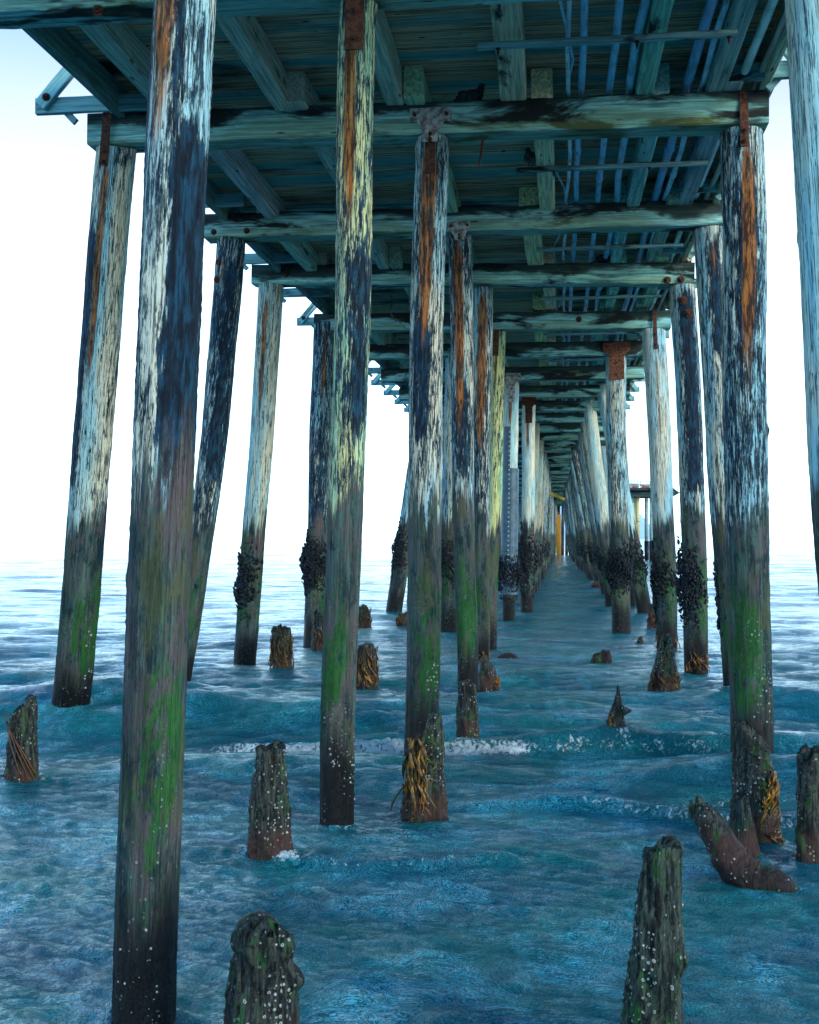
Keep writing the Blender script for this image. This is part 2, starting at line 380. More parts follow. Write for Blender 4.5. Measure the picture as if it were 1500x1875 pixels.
def barnacles(k, par, z0, z1, seed=0, nx=0., spread=1.2, size=.008):
    me = par.data; n = len(me.vertices); co = np.empty(n * 3, dtype=np.float32); me.vertices.foreach_get('co', co); co = co.reshape(-1, 3)
    no = np.empty(n * 3, dtype=np.float32); me.vertex_normals.foreach_get('vector', no); no = no.reshape(-1, 3)
    ok = np.where((co[:, 2] > z0) & (co[:, 2] < z1) & (no[:, 1] < .25) & (np.abs(no[:, 0] - nx) < spread))[0]
    rr = random.Random(seed); m = MB(); cl = [int(rr.choice(ok)) for _ in range(max(3, k // 13))]
    for i in range(k):
        if rr.random() < .85:
            c0 = co[rr.choice(cl)]; d = np.abs(co[ok] - c0); near = ok[(d[:, 2] < .10) & (d[:, 0] < .07)]; v = int(rr.choice(near)) if len(near) else int(rr.choice(ok))
        else: v = int(rr.choice(ok))
        c = Vector(co[v].tolist()); nn_ = Vector(no[v].tolist()).normalized(); t = Vector((rr.gauss(0, .006), 0, rr.gauss(0, .008))); c += t - nn_ * t.dot(nn_) - nn_ * .001
        s_ = size * (.35 + 1.0 * rr.random() ** 1.8); R = frame_z(nn_ + Vector((1e-4, 0, 1e-4))); o = len(m.V); nn = 7; zz = rr.uniform(.5, .9) * s_
        for (q, hgt) in ((1.0, 0), (.66, zz), (.42, zz), (.30, zz * .2)):
            for j in range(nn):
                b = 2 * math.pi * j / nn; m.V.append(tuple(c + R @ Vector((q * s_ * math.cos(b), q * s_ * math.sin(b), hgt))))
        for i2 in range(3):
            for j in range(nn): m.F.append((o+i2*nn+j, o+i2*nn+(j+1) % nn, o+(i2+1)*nn+(j+1) % nn, o+(i2+1)*nn+j))
    ob = m.build('barnacles', M_BARN, par, True); ob['kind'] = 'stuff'; return ob

def pile(label, top, base, r_top, r_base, seed=0, seg=36, step=.07, rust=None, dark=.5, dpatch=None, green=.5, color=(1, 1, 1), curve=0., group='timber piles under the pier', name='timber_pile', below=1.0, cat='pile'):
    top = Vector(top); base = Vector(base); L = (top - base).length; rnd = np.random.RandomState(seed)
    zs = np.linspace(-below, L, max(6, int((L + below) / step))); an = np.arange(seg) * 2 * math.pi / seg
    Z, A = np.meshgrid(zs, an, indexing='ij')
    R = r_base + (r_top - r_base) * np.clip(Z / L, 0, 1)
    R = R * (1 + .025 * np.sin(A * 2 + rnd.rand() * 6 + Z * .3) + .018 * np.sin(A * 3 + rnd.rand() * 6 - Z * .6) + .014 * wob(Z + A * .4, seed + 3, 5, 3.) + .010 * wob(Z * 1.0 + 9 * np.cos(A), seed + 5, 4, 5.))
    R += .0012 * rnd.randn(*R.shape) * (step < .1) + .0022 * np.sin(A * 13 + wob(Z, seed + 8, 3, .8) * 2)
    for kk in range(7):                                    # knots
        kz, ka = rnd.uniform(.2, L), rnd.uniform(0, 6.28)
        da = np.angle(np.exp(1j * (A - ka))); R += .010 * np.exp(-((Z - kz) / .05) ** 2 - (da / .22) ** 2)
    bow = wob(zs, seed + 20, 3, .7) * .02 + curve * np.sin(np.pi * np.clip(zs / L, 0, 1)); bow -= bow[-1] * np.clip(zs / L, 0, 1)
    X = R * np.cos(A) + bow[:, None]; Y = R * np.sin(A)
    m = len(zs); V = np.stack([X.ravel(), Y.ravel(), Z.ravel()], 1); Fs = []
    for i in range(m - 1):
        for j in range(seg):
            a = i * seg + j; b = i * seg + (j + 1) % seg; Fs.append((a, b, b + seg, a + seg))
    Fs.append(tuple((m - 1) * seg + j for j in range(seg)))
    FOOT.append((base.x, base.y, r_base))
    rm = np.zeros_like(Z)
    for (xc, wd, z0, z1, st) in (rust or []):              # xc in radii, distances down from the top
        u = (np.cos(A) - xc) / wd; t = L - Z
        fade = np.clip((z1 - t) / (.5 * (z1 - z0)), 0, 1) * np.clip((t - z0 + .05) / .45, 0, 1)
        rm = np.maximum(rm, st * np.exp(-u * u) * (np.sin(A) < .1) * fade)
    dm = np.full_like(Z, dark)
    for (xc, wd, z0, z1, st) in (dpatch or []):            # z above water
        u = (np.cos(A) - xc) / wd; dm += st * np.exp(-u * u) * np.clip((Z - z0) / .25, 0, 1) * np.clip((z1 - Z) / .25, 0, 1) * (np.sin(A) < .3)
    gmv = green * np.exp(-((Z - 1.15) / .62) ** 2) * (.7 + .5 * np.sin(A * 2 + rnd.rand() * 6.28))
    o = mesh_obj(name, V, Fs, M_PILE, None, True, {'rmask': rm.ravel(), 'dmask': dm.ravel(), 'gmask': gmv.ravel()})
    o.matrix_world = Matrix.Translation(base) @ frame_z(top - base).to_4x4()
    o.color = color + (1,); tag(o, label, cat, group); o['_l'] = L; o['_r'] = r_top
    return o
def strap(p, w, length, above=.35, x=0., t=.012, holes=2, col=(1, 1, 1)):
    L, r = p['_l'], p['_r']; m = MB(); m.box((x, -r - .010, L + (above - length) / 2), (w, t, above + length))
    o = m.build('strap', M_RUST, p); o.color = col + (1,)
    for i in range(holes):
        b = hexbolt((x, -r - .016, L - length * (.3 + .5 * i)), .018).build('bolt', M_RUST, o)
    return o
def tplate(p, w=.5, h=.13, stem=.14, down=.3, z=.02, col=(1, 1, 1), mat=None):
    L, r = p['_l'], p['_r']; m = MB(); th = .014; y0 = -r - .035
    pts = [(-w/2, h+z), (w/2, h+z), (w/2, z), (stem*.9, z), (stem/2, z-.10), (stem/2, -down), (-stem/2, -down), (-stem/2, z-.10), (-stem*.9, z), (-w/2, z)]
    V = [(a, y0, L + b) for a, b in pts] + [(a, y0 + th, L + b) for a, b in pts]; n = len(pts)
    m.add(V, [tuple(range(n)), tuple(range(2*n-1, n-1, -1))] + [(i, i+n, (i+1) % n + n, (i+1) % n) for i in range(n)])
    o = m.build('gusset_plate', mat or M_RUST, p); o.color = col + (1,)
    for a, b in ((-w*.38, h*.5+z), (w*.38, h*.5+z), (0, -down*.35), (0, -down*.8)):
        hexbolt((a, y0, L + b), .014).build('bolt', M_RUST, o)
    return o

# bents (cross frames): distance along the pier
CAPH, CAPD = .34, .36
BY = {-1: 5.45, 0: 9.25, 1: 12.6, 2: 16.8, 3: 20.2, 4: 24.1, 5: 28.1}
NB = 38
for i in range(6, NB + 2): BY[i] = 28.1 + 3.95 * (i - 5)
Z_CAPB = 6.40; Z_CAPT = Z_CAPB + CAPH; STR_H = .34; Z_DECK = Z_CAPT + STR_H

def P(label, n, tx, ty, bx, wt, wb, by=None, **k):          # pile from its picture: top (tx,ty) and foot bx in bent n, widths in pixels
    Yt = BY[n]; top = atY(tx, ty, Yt); Yb = by if by else Yt
    base = colY(bx, Yb, 0.)
    rt = wt / 2 * cdepth(top) / F_PX; rb = wb / 2 * cdepth(base) / F_PX
    return pile(label, top, base, rt, rb, **k)

def pz(px_y, Y): return CAM_H + (985 - px_y) / F_PX * Y
tA = colY(388, BY[-1], Z_CAPB)
pA = pile('thickest foreground pile, peeling grey over navy, black and wet at its foot', tA, colY(264, BY[-1] - .15, 0), 116/2*cdepth(tA)/F_PX*.97, .144,
          seed=3, seg=72, step=.025, curve=-.045, dark=.42, dpatch=[(.62, .34, 2.45, 4.15, 1.15), (.2, .14, 4.0, 5.5, .5), (-.95, .15, 2.8, 4.8, .6)], rust=[(-.35, .42, 0, 2.9, 1.15)], green=.8, color=(1.0, 1.0, 1.0))
barnacles(26, pA, .02, .75, 4, 0, .8, .0055)
t0 = colY(656, BY[0], Z_CAPB)
p0 = pile('slim yellowish pile with a rusty plate at its top and a black wet foot', t0, colY(617, BY[0] - .05, 0), .139, .134, seed=8, seg=64, step=.03, dark=.40,
          rust=[(-.15, .34, 0, 2.2, 1.1)], dpatch=[(.6, .5, 2.9, 4.6, .45)], green=.85, color=(1.0, 1.0, .62))
strap(p0, .15, .42, .1, 0, holes=2)
barnacles(60, p0, .02, .95, 9, .2, .9, .0075)
tR = colY(1478, BY[0] - .3, Z_CAPB)
pR = pile('pale leaning pile cut off by the right edge of the picture', tR, colY(1592, BY[0], 0), .165, .18, seed=12, seg=60, step=.04, dark=.10, green=.5, color=(.85, 1.0, 1.05), curve=-.06)
strap(pR, .08, .22, .2, .02)
p1l = P('leaning pile under the left end of the first whole cross beam, cream right side', 1, 215, 268, 128, 71, 66, by=14.4, seed=21, seg=56, step=.04, dark=.36,
        dpatch=[(-.75, .3, 2.9, 6, .8)], rust=[(-.15, .22, .0, 3.2, 1.15)], green=1.35, color=(1.05, 1.0, .92))
strap(p1l, .095, .22, .34, -.06)
barnacles(26, p1l, .05, 1.2, 5, .7, .4, .011)
p1m = P('middle pile below the pale gusset plate, streaked with orange rust', 1, 792, 255, 771, 62, 60, by=11.9, seed=31, seg=56, step=.04, dark=.48,
        rust=[(-.05, .42, 0, 2.6, 1.25), (.1, .6, 0, 1.0, .7)], dpatch=[(-.2, .5, 3.1, 4.6, .55)], green=1.0, color=(1.05, 1.02, 1.0))
tplate(p1m, .44, .15, .16, .12, .10, mat=M_PALE); strap(p1m, .11, .46, -.1, 0, holes=1)
barnacles(40, p1m, .3, 1.0, 6, 0, .9, .009)
p1r = P('thick pile under the right end of the first whole cross beam, green low down', 1, 1357, 247, 1377, 78, 74, by=11.8, seed=41, seg=60, step=.04, dark=.50,
        rust=[(.05, .3, .1, 3.2, 1.15)], dpatch=[(.0, .5, 4.2, 5.9, .35)], green=1.3, color=(.95, 1.02, 1.05))
strap(p1r, .085, .23, .36, .0)
barnacles(60, p1r, .3, 1.7, 7, .3, .6, .009)
p2l = P('leaning pile behind the big foreground pile, with two rusty bolts', 2, 424, 440, 322, 52, 46, seed=51, seg=40, step=.06, dark=.55, dpatch=[(.4, .4, 3., 6.3, .35)], rust=[(-.2, .15, .1, 1.2, .6)], green=.8, curve=.12)
for zz in (.37, .62): hexbolt((-.08, -.18, p2l['_l'] - zz), .035).build('bolt', M_RUST, p2l)
mussels(110, .16, 1.25, 1.75, p2l, 1.0, .07, 0.0, .8, 3)
p2m = P('pile just right of the rust streaked middle pile, bright green near the water', 2, 843, 432, 856, 42, 39, seed=61, seg=40, step=.06, dark=.50, rust=[(-.2, .42, 0, 3.4, 1.2)], green=1.6, dpatch=[(.1, .5, 3, 4.4, .4)])
tplate(p2m, .3, .12, .14, .1, .04, mat=M_PALE)
p2r = P('leaning pile half hidden behind the thick right hand pile', 2, 1298, 420, 1348, 54, 44, seed=71, seg=40, step=.06, dark=.40, dpatch=[(.1, .4, 4.6, 6.4, .6)], rust=[(.1, .2, .0, 1.0, .6)], green=1.2)
mussels(70, .16, .9, 2.0, p2r, 1.0, .05, math.pi, .4, 8)
p3l = P('orange streaked left hand pile with ragged mussel patch, standing clear against the sky', 3, 497, 522, 448, 47, 40, seed=81, seg=40, step=.07, dark=.30, rust=[(-.1, .2, .1, 3.0, 1.0)], green=1.2, color=(1.05, 1.0, .9))
mussels(330, .185, .95, 2.05, p3l, 1.0, .10, -2.3, .75, 5); 
p3m = P('third pile of the middle row, dark with brown rust', 3, 886, 528, 880, 34, 30, seed=91, seg=32, step=.1, dark=.48, rust=[(-.1, .5, 0, 3.4, 1.2)], green=1.1)
p3r = P('dark navy pile with two rusty bolts and kelp round its foot, right of the passage', 3, 1250, 524, 1273, 48, 43, seed=101, seg=40, step=.07, dark=.42, dpatch=[(.15, .45, 2.9, 6.3, .9)], green=1.1, curve=.05)
for zz, xx in ((.28, -.02), (.50, .06)): hexbolt((xx, -.24, p3r['_l'] - zz), .05).build('bolt', M_RUST, p3r)
mussels(420, .2, .9, 2.0, p3r, 1.0, .07, -2.0, .75, 11)
p4l = P('left hand pile with a collar of black mussels beside the yellowish pile', 4, 596, 592, 573, 42, 36, seed=111, seg=32, step=.1, dark=.62, rust=[(.2, .2, 0, 2.4, .8)], green=.8)
mussels(650, .2, 1.15, 2.2, p4l, 1.0, .16, -2.2, 1.0, 13)
p4m = P('yellow green pile in the middle row, fourth from the camera', 4, 914, 608, 896, 24, 26, seed=121, seg=28, step=.12, dark=.35, rust=[(-.3, .3, 0, 1.5, .8)], green=.9, color=(1.05, 1.1, .6))
strap(p4m, .12, .5, .1, -.05)
p4r = P('pale pile with a long rusty strap right of the passage', 4, 1196, 604, 1222, 44, 38, seed=131, seg=32, step=.1, dark=.18, rust=[(.0, .18, .3, 3.4, .55)], green=.9, curve=.05)
strap(p4r, .07, .42, .36, .02); mussels(620, .2, .75, 2.05, p4r, 1.0, .09, None, 1, 17)
p5l = P('pile hidden between the outer row and the yellowish pile', 5, 655, 640, 622, 36, 32, seed=141, seg=24, step=.15, dark=.5, green=.7)
p5m = P('pile glimpsed between the two dark middle piles, bright green above its mussels', 5, 836, 640, 822, 38, 38, seed=151, seg=28, step=.12, dark=.35, green=.8, color=(.95, 1.02, 1.05))
mussels(520, .24, 1.1, 2.2, p5m, 1.0, .10, None, 1, 19)
p5r = P('straight pile under a rusty T shaped plate, wearing a bulky mussel collar', 5, 1128, 650, 1137, 36, 35, seed=161, seg=32, step=.1, dark=.40, rust=[(.4, .4, .5, 2.5, .4)], green=.9, color=(1.02, 1., .98))
tplate(p5r, .62, .20, .34, .60, .06, col=(1.5, 1.5, 1.4)); mussels(620, .22, 1.05, 1.95, p5r, 1.0, .16, -1.7, .9, 23)
# metal jacketed pile
p6m = P('white topped pile wearing a blue grey riveted jacket', 6, 937, 700, 931, 27, 24, seed=171, seg=32, step=.1, dark=-.15, rust=[(-.1, .22, 0, 1.6, 1.0)], green=.2, color=(1.25, 1.2, 1.15))
tplate(p6m, .5, .2, .2, .55, .02, mat=M_PALE)
def jacket(p, r, z0, z1, z2):
    m = MB(); n = 28
    for i in range(n):
        a0, a1 = 2*math.pi*i/n, 2*math.pi*(i+1)/n; am = (a0+a1)/2; zt = z1 if math.cos(am) < 0.1 else z2
        V = [(r*math.cos(a), r*math.sin(a), z) for a in (a0, a1) for z in (z0, zt)] + [((r-.02)*math.cos(a), (r-.02)*math.sin(a), z) for a in (a0, a1) for z in (z0, zt)]
        m.add(V, [(0, 2, 3, 1), (1, 3, 7, 5), (0, 1, 5, 4), (2, 6, 7, 3)])
    j = m.build('jacket', M_GALV, p)
    rv = MB(); z = z0 + .3
    while z < z1 - .05:
        a = -math.pi/2 - .12; rv.ell(((r+.004)*math.cos(a), (r+.004)*math.sin(a), z), (.024, .018, .024)); z += .125
    o = rv.build('rivet_row', M_BARN, j, True); o['kind'] = 'stuff'
jacket(p6m, .225, .7, 5.15, 4.05)
mussels(700, .21, .75, 1.75, p6m, 1.0, .20, None, 1, 29)
p7l = P('steeply leaning pile in the gap left of the middle row, with a long mussel patch', 7, 778, 735, 722, 30, 30, seed=181, seg=28, step=.12, dark=.4, green=.5)
mussels(520, .24, 1.15, 2.5, p7l, 1.0, .12, -2.4, .9, 31)
p7m = P('pale pile with an orange streak behind the jacketed pile', 7, 969, 742, 965, 25, 23, seed=191, seg=28, step=.12, dark=.05, rust=[(-.1, .2, 0, 2.0, 1.0)], green=.3, color=(1.15, 1.1, 1.05))
tplate(p7m, .42, .2, .2, .55, .02, col=(.6, .5, .5)); mussels(520, .2, .8, 2.3, p7m, 1.0, .12, -2.2, .9, 37)
p7r = P('raking pile that slants behind the T plated pile, its foot to the right', 7, 1103, 700, 1181, 26, 27, seed=201, seg=28, step=.12, dark=.12, green=.9, color=(1.05, 1.05, 1.0))
mussels(430, .22, .95, 2.0, p7r, 1.0, .11, None, 1, 41)
p8r = P('raking pile left of the T plated pile, green above its mussels', 8, 1078, 727, 1122, 23, 27, seed=211, seg=28, step=.12, dark=.15, green=1.3, color=(1.0, 1.03, 1.0))
mussels(420, .22, .9, 2.0, p8r, 1.0, .12, None, 1, 43)
# far piles receding down the passage
def far_pile(n, row, tx, bx, w, dk, col):
    Y = BY[n] + random.uniform(-.15, .15); z1 = Z_CAPB
    side = {'inner': 'left wall of the passage', 'outer': 'outer left row', 'rake': 'right wall of the passage', 'right': 'outer right row'}[row]
    far = n > 23
    lab = ('distant pile deep in the %s, past the twenty fourth cross beam' % side) if far else ('weathered pile in the %s under the %s cross beam' % (side, ORD[n + 1]))
    o = pile(lab, (tx, Y, z1), (bx, Y, 0), w, w * 1.02, seed=n * 7 + len(row), seg=18, step=.3, dark=dk, green=.5, color=col,
             rust=[(random.uniform(-.4, .4), .2, 0, random.uniform(1, 3), .8)] if random.random() < .5 else None, group='far piles in the ' + side if far else 'timber piles under the pier')
    if n < 20: mussels(150 if n < 13 else 60, w, .9, 2.0, o, 1.0, .10, None, 1, n, .075 if n < 13 else .10)
for n in range(8, NB + 1):
    warm = (.80, .68, .56); cool = (.55, .62, .66)
    if n != 8 or True: far_pile(n, 'inner', -1.02 + .012 * n + random.uniform(-.10, .10), -1.18 + .012 * n + random.uniform(-.10, .10), random.uniform(.15, .19), random.uniform(.2, .6), warm if n % 2 else cool)
    far_pile(n, 'outer', -4.3 + random.uniform(-.1, .1), -4.9 + random.uniform(-.1, .1), .18, .4, cool)
    if n > 8: far_pile(n, 'rake', 1.0 + random.uniform(-.12, .15) - .018 * min(n, 24), 2.2 + random.uniform(-.15, .15) - .03 * min(n, 24), random.uniform(.15, .2), random.uniform(.35, .6), cool if n % 3 else warm)
    if n % 2 == 0 and n < 26: far_pile(n, 'right', 2.0 + random.uniform(-.1, .1), 2.45 + random.uniform(-.1, .1), .18, .3, cool)

# ------------------------------------------------------------------ cap beams
def cap(n, xl, xr, zl, zr, col=(1, 1, 1), step=.2):
    Y = BY[n]
    o = beam('cap_beam', (xl, Y, zl + CAPH/2), (xr, Y, zr + CAPH/2), CAPD, CAPH, M_CAP, None, seed=300 + n, step=step, rough=.007, color=col)
    nm = {0: 'nearest cross beam, cut off by the top left corner of the picture', 1: 'heavy cross beam carried by the thick right hand pile, first one seen whole'}
    lab = nm.get(n) or ('mossy cross beam spanning the pier, %s from the camera' % ORD[n + 1] if n < 24 else 'distant cross beam deep inside the pier')
    tag(o, lab, 'cross beam', 'cross beams on the piles' if n < 24 else 'distant cross beams'); return o
caps = {}
def cap_px(n, x0, y0, x1, y1, col=(1, 1, 1)):             # lower back edge of the beam in the picture
    Yb = BY[n] + CAPD/2; a = atY(x0, y0, Yb); b = atY(x1, y1, Yb)
    caps[n] = cap(n, a.x, b.x, a.z, b.z, col); return caps[n]
cap_px(0, -260, 70, 1640, -30, (.95, 1., .95))
cap_px(1, 182, 283, 1398, 246, (1., 1., .95))
cap_px(2, 386, 446, 1322, 422, (1.15, 1.0, .95))
cap_px(3, 470, 528, 1268, 526, (1.2, 1.1, 1.))
cap_px(4, 581, 610, 1226, 606)
cap_px(5, 640, 661, 1178, 655)
for n in range(6, NB + 1):
    caps[n] = cap(n, -4.75 + random.uniform(-.15, .1), 2.05 + random.uniform(-.2, .2), Z_CAPB + random.uniform(-.05, .03), Z_CAPB + random.uniform(-.05, .03), step=.6)
def cap_bolt(n, x, y, r=.035):
    p = atY(x, y, BY[n] - CAPD/2); b = hexbolt((0, 0, 0), r); o = b.build('bolt', M_RUST)
    o.location = p; bpy.context.view_layer.update(); setparent(o, caps[n])
bpy.context.view_layer.update()
for n, x, y in ((2, 392, 425), (2, 452, 423), (3, 524, 502), (3, 1222, 513), (3, 1247, 512), (4, 1060, 585), (5, 679, 640), (0, 180, 20)): cap_bolt(n, x, y, .04 if n > 2 else .03)
# hanging iron rod under the first whole beam
rod = MB().tube([(0, 0, 0), (-.01, 0, -.12), (-.035, 0, -.24), (-.04, 0, -.28)], [.018, .016, .012, .006], 6).build('hanging_rod', M_RUST)
pp = atY(884, 256, BY[1]); rod.location = pp; tag(rod, 'short rusty rod hanging below the first whole cross beam', 'iron rod')

tw = MB().tube([atY(704 + 8 * math.sin(q * .9) + q * 3.6, 532 + q * 8, BY[4] - .3) for q in range(10)], .009, 5).build('twine', M_KELP, None, True); tw.color = (1.6, 2., 2.2, 1)
tag(tw, 'thin frayed twine dangling below the deck between the yellowish and middle piles', 'twine')
# ------------------------------------------------------------------ deck
XL, XR = -4.85, 2.14
m = MB(); y = 3.0; i = 0
while y < BY[NB] + 2:
    jz = random.uniform(-.006, .006); m.box(((XL + XR)/2 + random.uniform(-.03, .03), y + .0975, Z_DECK + .04 + jz), (XR - XL + .1, .188, .08)); y += .205
m.box(((XL + XR)/2, (3 + BY[NB] + 2)/2, Z_DECK + .11), (XR - XL, BY[NB] - .9, .04))  # added top sheet, unseen, keeps light out of the board gaps
deck = m.build('pier_deck', M_DECK); tag(deck, 'plank deck of the pier seen from below, boards laid crosswise', 'pier deck')

# ------------------------------------------------------------------ stringers (lengthwise joists)
rows = [(-4.72, .09, 'left edge', (.45, .6, .6)), (-4.08, .20, 'outer left', (1.25, 1.12, .85)), (-2.82, .20, 'left inner', (1.25, 1.12, .82)), (-1.58, .2, 'middle left', (1.3, 1.1, .82)),
        (-.30, .27, 'middle', (2.2, 1.35, .85)), (.98, .17, 'right inner', (.75, 1.15, 1.05)), (1.64, .19, 'outer right', (.8, 1.0, .85)), (2.09, .08, 'right edge', (1.5, 1.0, .7))]
for n in list(range(-1, 10)):
    for ri, (X, w, desc, col) in enumerate(rows):
        lap = .40 if ri in (2, 3, 6) else .17; Y0 = 3.1 if n == -1 else BY[n] - lap; Y1 = BY[n + 1] + lap if n < 9 else BY[NB] + 1
        off = (w + .02) / 2 * (1 if n % 2 else -1) * (.7 if w > .12 else 0.5)
        if n % 2 and ri == 4: w = .22
        jit = random.uniform(-.03, .03)
        o = beam('stringer', (X + off + jit, Y0, Z_DECK - STR_H/2 - .005), (X + off + jit + random.uniform(-.04, .04), Y1, Z_DECK - STR_H/2 - .005), w, STR_H - .012, M_STR, None, seed=500 + n * 9 + ri, step=.5 if n < 4 else (2. if n < 9 else 8.), rough=.004,
                 color=tuple(c * random.uniform(.8, 1.12) for c in col))
        far = n == 9
        lab = ('%s stringer of the long far stretch of the pier' % desc) if far else ('%s stringer between the %s and %s cross beams' % (desc, ORD[n + 1] if n >= 0 else 'camera', ORD[n + 2]))
        if n == -1: lab = '%s stringer above the camera side of the nearest cross beam' % desc
        tag(o, lab, 'stringer', 'stringers under the deck')

# ------------------------------------------------------------------ pipes and hangers
zp = Z_CAPT + .05
pipes = [(.10, .022, 'thin pale conduit', (1.1, 1.1, 1.05), .03), (.23, .035, 'blue grey conduit left of the pair', (.45, .8, 1.0), .0), (.53, .037, 'middle blue grey conduit', (.45, .8, 1.0), .0),
         (.76, .043, 'crooked blue grey conduit beside the right inner stringer', (.5, .85, 1.0), .04), (1.32, .05, 'thickest conduit, dark blue', (.3, .6, .85), .0), (1.45, .033, 'pale conduit touching the thickest one', (.9, 1.05, 1.1), .01),
         (1.84, .042, 'bare bright pipe outside the right hand stringer', (1.5, 1.35, 1.1), .0), (2.00, .034, 'outermost rusty pipe under the right deck edge', (.9, .6, .45), .0)]
for i, (X, r, lab, col, wv) in enumerate(pipes):
    pts = []; yy = 4.0; k = 0; rr = random.Random(i + 5)
    root = empty('conduit', (X, 4, zp), lab + ' running lengthwise under the deck', 'pipe', 'pipes slung under the deck')
    while yy < 92: pts.append((rr.uniform(-1, 1) * wv + rr.uniform(-.01, .01), yy - 4, .06 + r - .055 + rr.uniform(0, .03))); yy += 1.05
    t = MB().tube(pts, r, 12).build('tube', M_PIPE, root, True); t.color = col + (1,)
    for j in range(3 + i % 3, len(pts) - 2, 6):
        if j > 26: break
        a = Vector(pts[j]); b = Vector(pts[j + 1]); d = (b - a).normalized()
        c = MB().tube([a - d * .07, a - d * .06, a + d * .06, a + d * .07], [r * 1.12, r * 1.28, r * 1.28, r * 1.12], 12).build('coupling', M_PIPE, root, True); c.color = col + (1,)
# loose cable
c = MB().tube([(.02 + .12 * math.sin(q * 1.3), 5 + q * 1.1, zp + .02 + .05 * math.sin(q * 2.1)) for q in range(26)], .013, 6).build('cable', M_PIPE, None, True); c.color = (.5, .75, .9, 1)
tag(c, 'thin cable weaving beside the leftmost conduit under the deck', 'cable', 'pipes slung under the deck')
hang = [(0, 875, 82, 1350, 64), (1, 945, 308, 1296, 298), (2, 1000, 448, 1245, 440)]
for n in range(0, 12):
    if n < 2:
        _, x0, y0, x1, y1 = hang[n]; Ym = (BY[n] + BY[n+1]) / 2 - (.2 if n == 0 else 0)
        a = atY(x0, y0, Ym); b = atY(x1, y1, Ym); a.z = b.z = (a.z + b.z) / 2
        a.z = b.z = min(a.z, Z_CAPT - .03)
    else:
        Ym = BY[n + 1] - 1.4; a = Vector((-.35, Ym, Z_CAPT - .035)); b = Vector((1.9, Ym, Z_CAPT - .03))
    o = beam('hanger_batten', a, b, .09, .05, M_STR, None, seed=700 + n, color=(.62, .85, .85))
    tag(o, 'thin batten carrying the conduits between the %s and %s cross beams' % (ORD[n + 1], ORD[n + 2]), 'batten', 'pipe hanger battens')
    if n < 3:
        bpy.context.view_layer.update()
        for q in ((.08, .62, .97) if n == 0 else (.2, .7)):
            pz_ = a.lerp(b, q) + Vector((0, 0, -.026)); bo = hexbolt((0, 0, 0), .014, (0, 0, -1)).build('bolt', M_RUST); bo.location = pz_; bpy.context.view_layer.update(); setparent(bo, o)

# ------------------------------------------------------------------ edge brackets
def bracket(side, Y, n, far):
    X = XL + .05 if side < 0 else XR - .05; s = side; ln = .78 if side < 0 else .40
    root = empty('deck_bracket', (X, Y, Z_CAPT), ('triangular timber bracket on the %s deck edge, %s from the camera' % ('left' if s < 0 else 'right', ORD[n])) , 'bracket', 'brackets along the deck edges')
    def ch(o): bpy.context.view_layer.update(); return setparent(o, root)
    z = Z_CAPT + .10
    ch(beam('arm', (X - s * .5, Y, z), (X + s * ln, Y, z), .07, .17, M_STR, None, seed=n, color=(.42, .72, .78)))
    ch(beam('brace', (X + s * (ln - .08), Y - .075, z - .02), (X - s * .02, Y - .075, z + ln + .02), .07, .14, M_STR, None, seed=n + 50, color=(.5, .85, .95)))
    ch(beam('cleat', (X + s * (ln - .42), Y + .06, z - .16), (X + s * (ln - .28), Y + .06, z - .02), .05, .07, M_STR, None, seed=n + 90, color=(.4, .65, .7)))
    ch(beam('rail_post', (X - s * .02, Y, z - .02), (X - s * .02, Y, z + 1.1), .09, .09, M_STR, None, seed=n + 70))
    if not far:
        b = hexbolt((0, 0, 0), .03).build('bolt', M_RUST); b.location = (X + s * (ln - .16), Y - .11, z + .06); bpy.context.view_layer.update(); setparent(b, root)
bpy.context.view_layer.update()
ky = [12.25, 16.0, 19.4, 22.2] + [25.2 + 2.55 * i for i in range(9)]
for n, Y in enumerate(ky):
    bracket(-1, Y, n + 1, n > 5); bracket(1, Y + (.1 if n else -.05), n + 1, n > 5)

# ------------------------------------------------------------------ pigeons
def pigeon(loc, ang, label, sc=1.0):
    V = [Vector(v) for v in ((-.15, 0, .04), (-.07, 0, .075), (0, 0, .095), (.06, 0, .115), (.085, 0, .165), (.098, 0, .20), (.125, 0, .198))]
    R = [.012, .045, .062, .055, .030, .028, .006]
    m = MB(); pts = []; rad = []
    for i in range(len(V) - 1):
        for t in (0, .33, .66): pts.append(V[i].lerp(V[i+1], t)); rad.append(R[i] * (1 - t) + R[i+1] * t)
    pts.append(V[-1]); rad.append(R[-1]); m.tube(pts, rad, 14)
    m.add([(-.12, -.022, .05), (-.12, .022, .05), (-.23, .03, .018), (-.23, -.03, .018), (-.12, -.022, .035), (-.12, .022, .035), (-.23, .03, .012), (-.23, -.03, .012)],
          [(0, 1, 2, 3), (7, 6, 5, 4), (0, 3, 7, 4), (1, 5, 6, 2), (2, 6, 7, 3), (0, 4, 5, 1)])
    for s in (-1, 1):
        m.ell((-.03, s * .048, .085), (.095, .014, .042), Matrix.Rotation(.22, 3, 'Y'))
        m.tube([(.01, s * .02, .05), (.012, s * .02, .0)], .004, 6)
    o = m.build('pigeon', M_BIRD, None, True); o.scale = (sc,) * 3; o.location = loc; o.rotation_euler = (0, 0, ang)
    tag(o, label, 'pigeon', 'pigeons roosting under the deck'); return o
q = colY(862, BY[1] - .05, Z_CAPT + .01); pigeon((q.x, q.y, Z_CAPT - .015), 0.3, 'dark pigeon perched on the first whole cross beam', 1.25)
q = colY(972, (BY[1] + BY[2]) / 2, Z_CAPT); pigeon((q.x, q.y - .03, Z_CAPT - .0), 1.9, 'dark pigeon huddled on the end of the second pipe batten', 1.2)
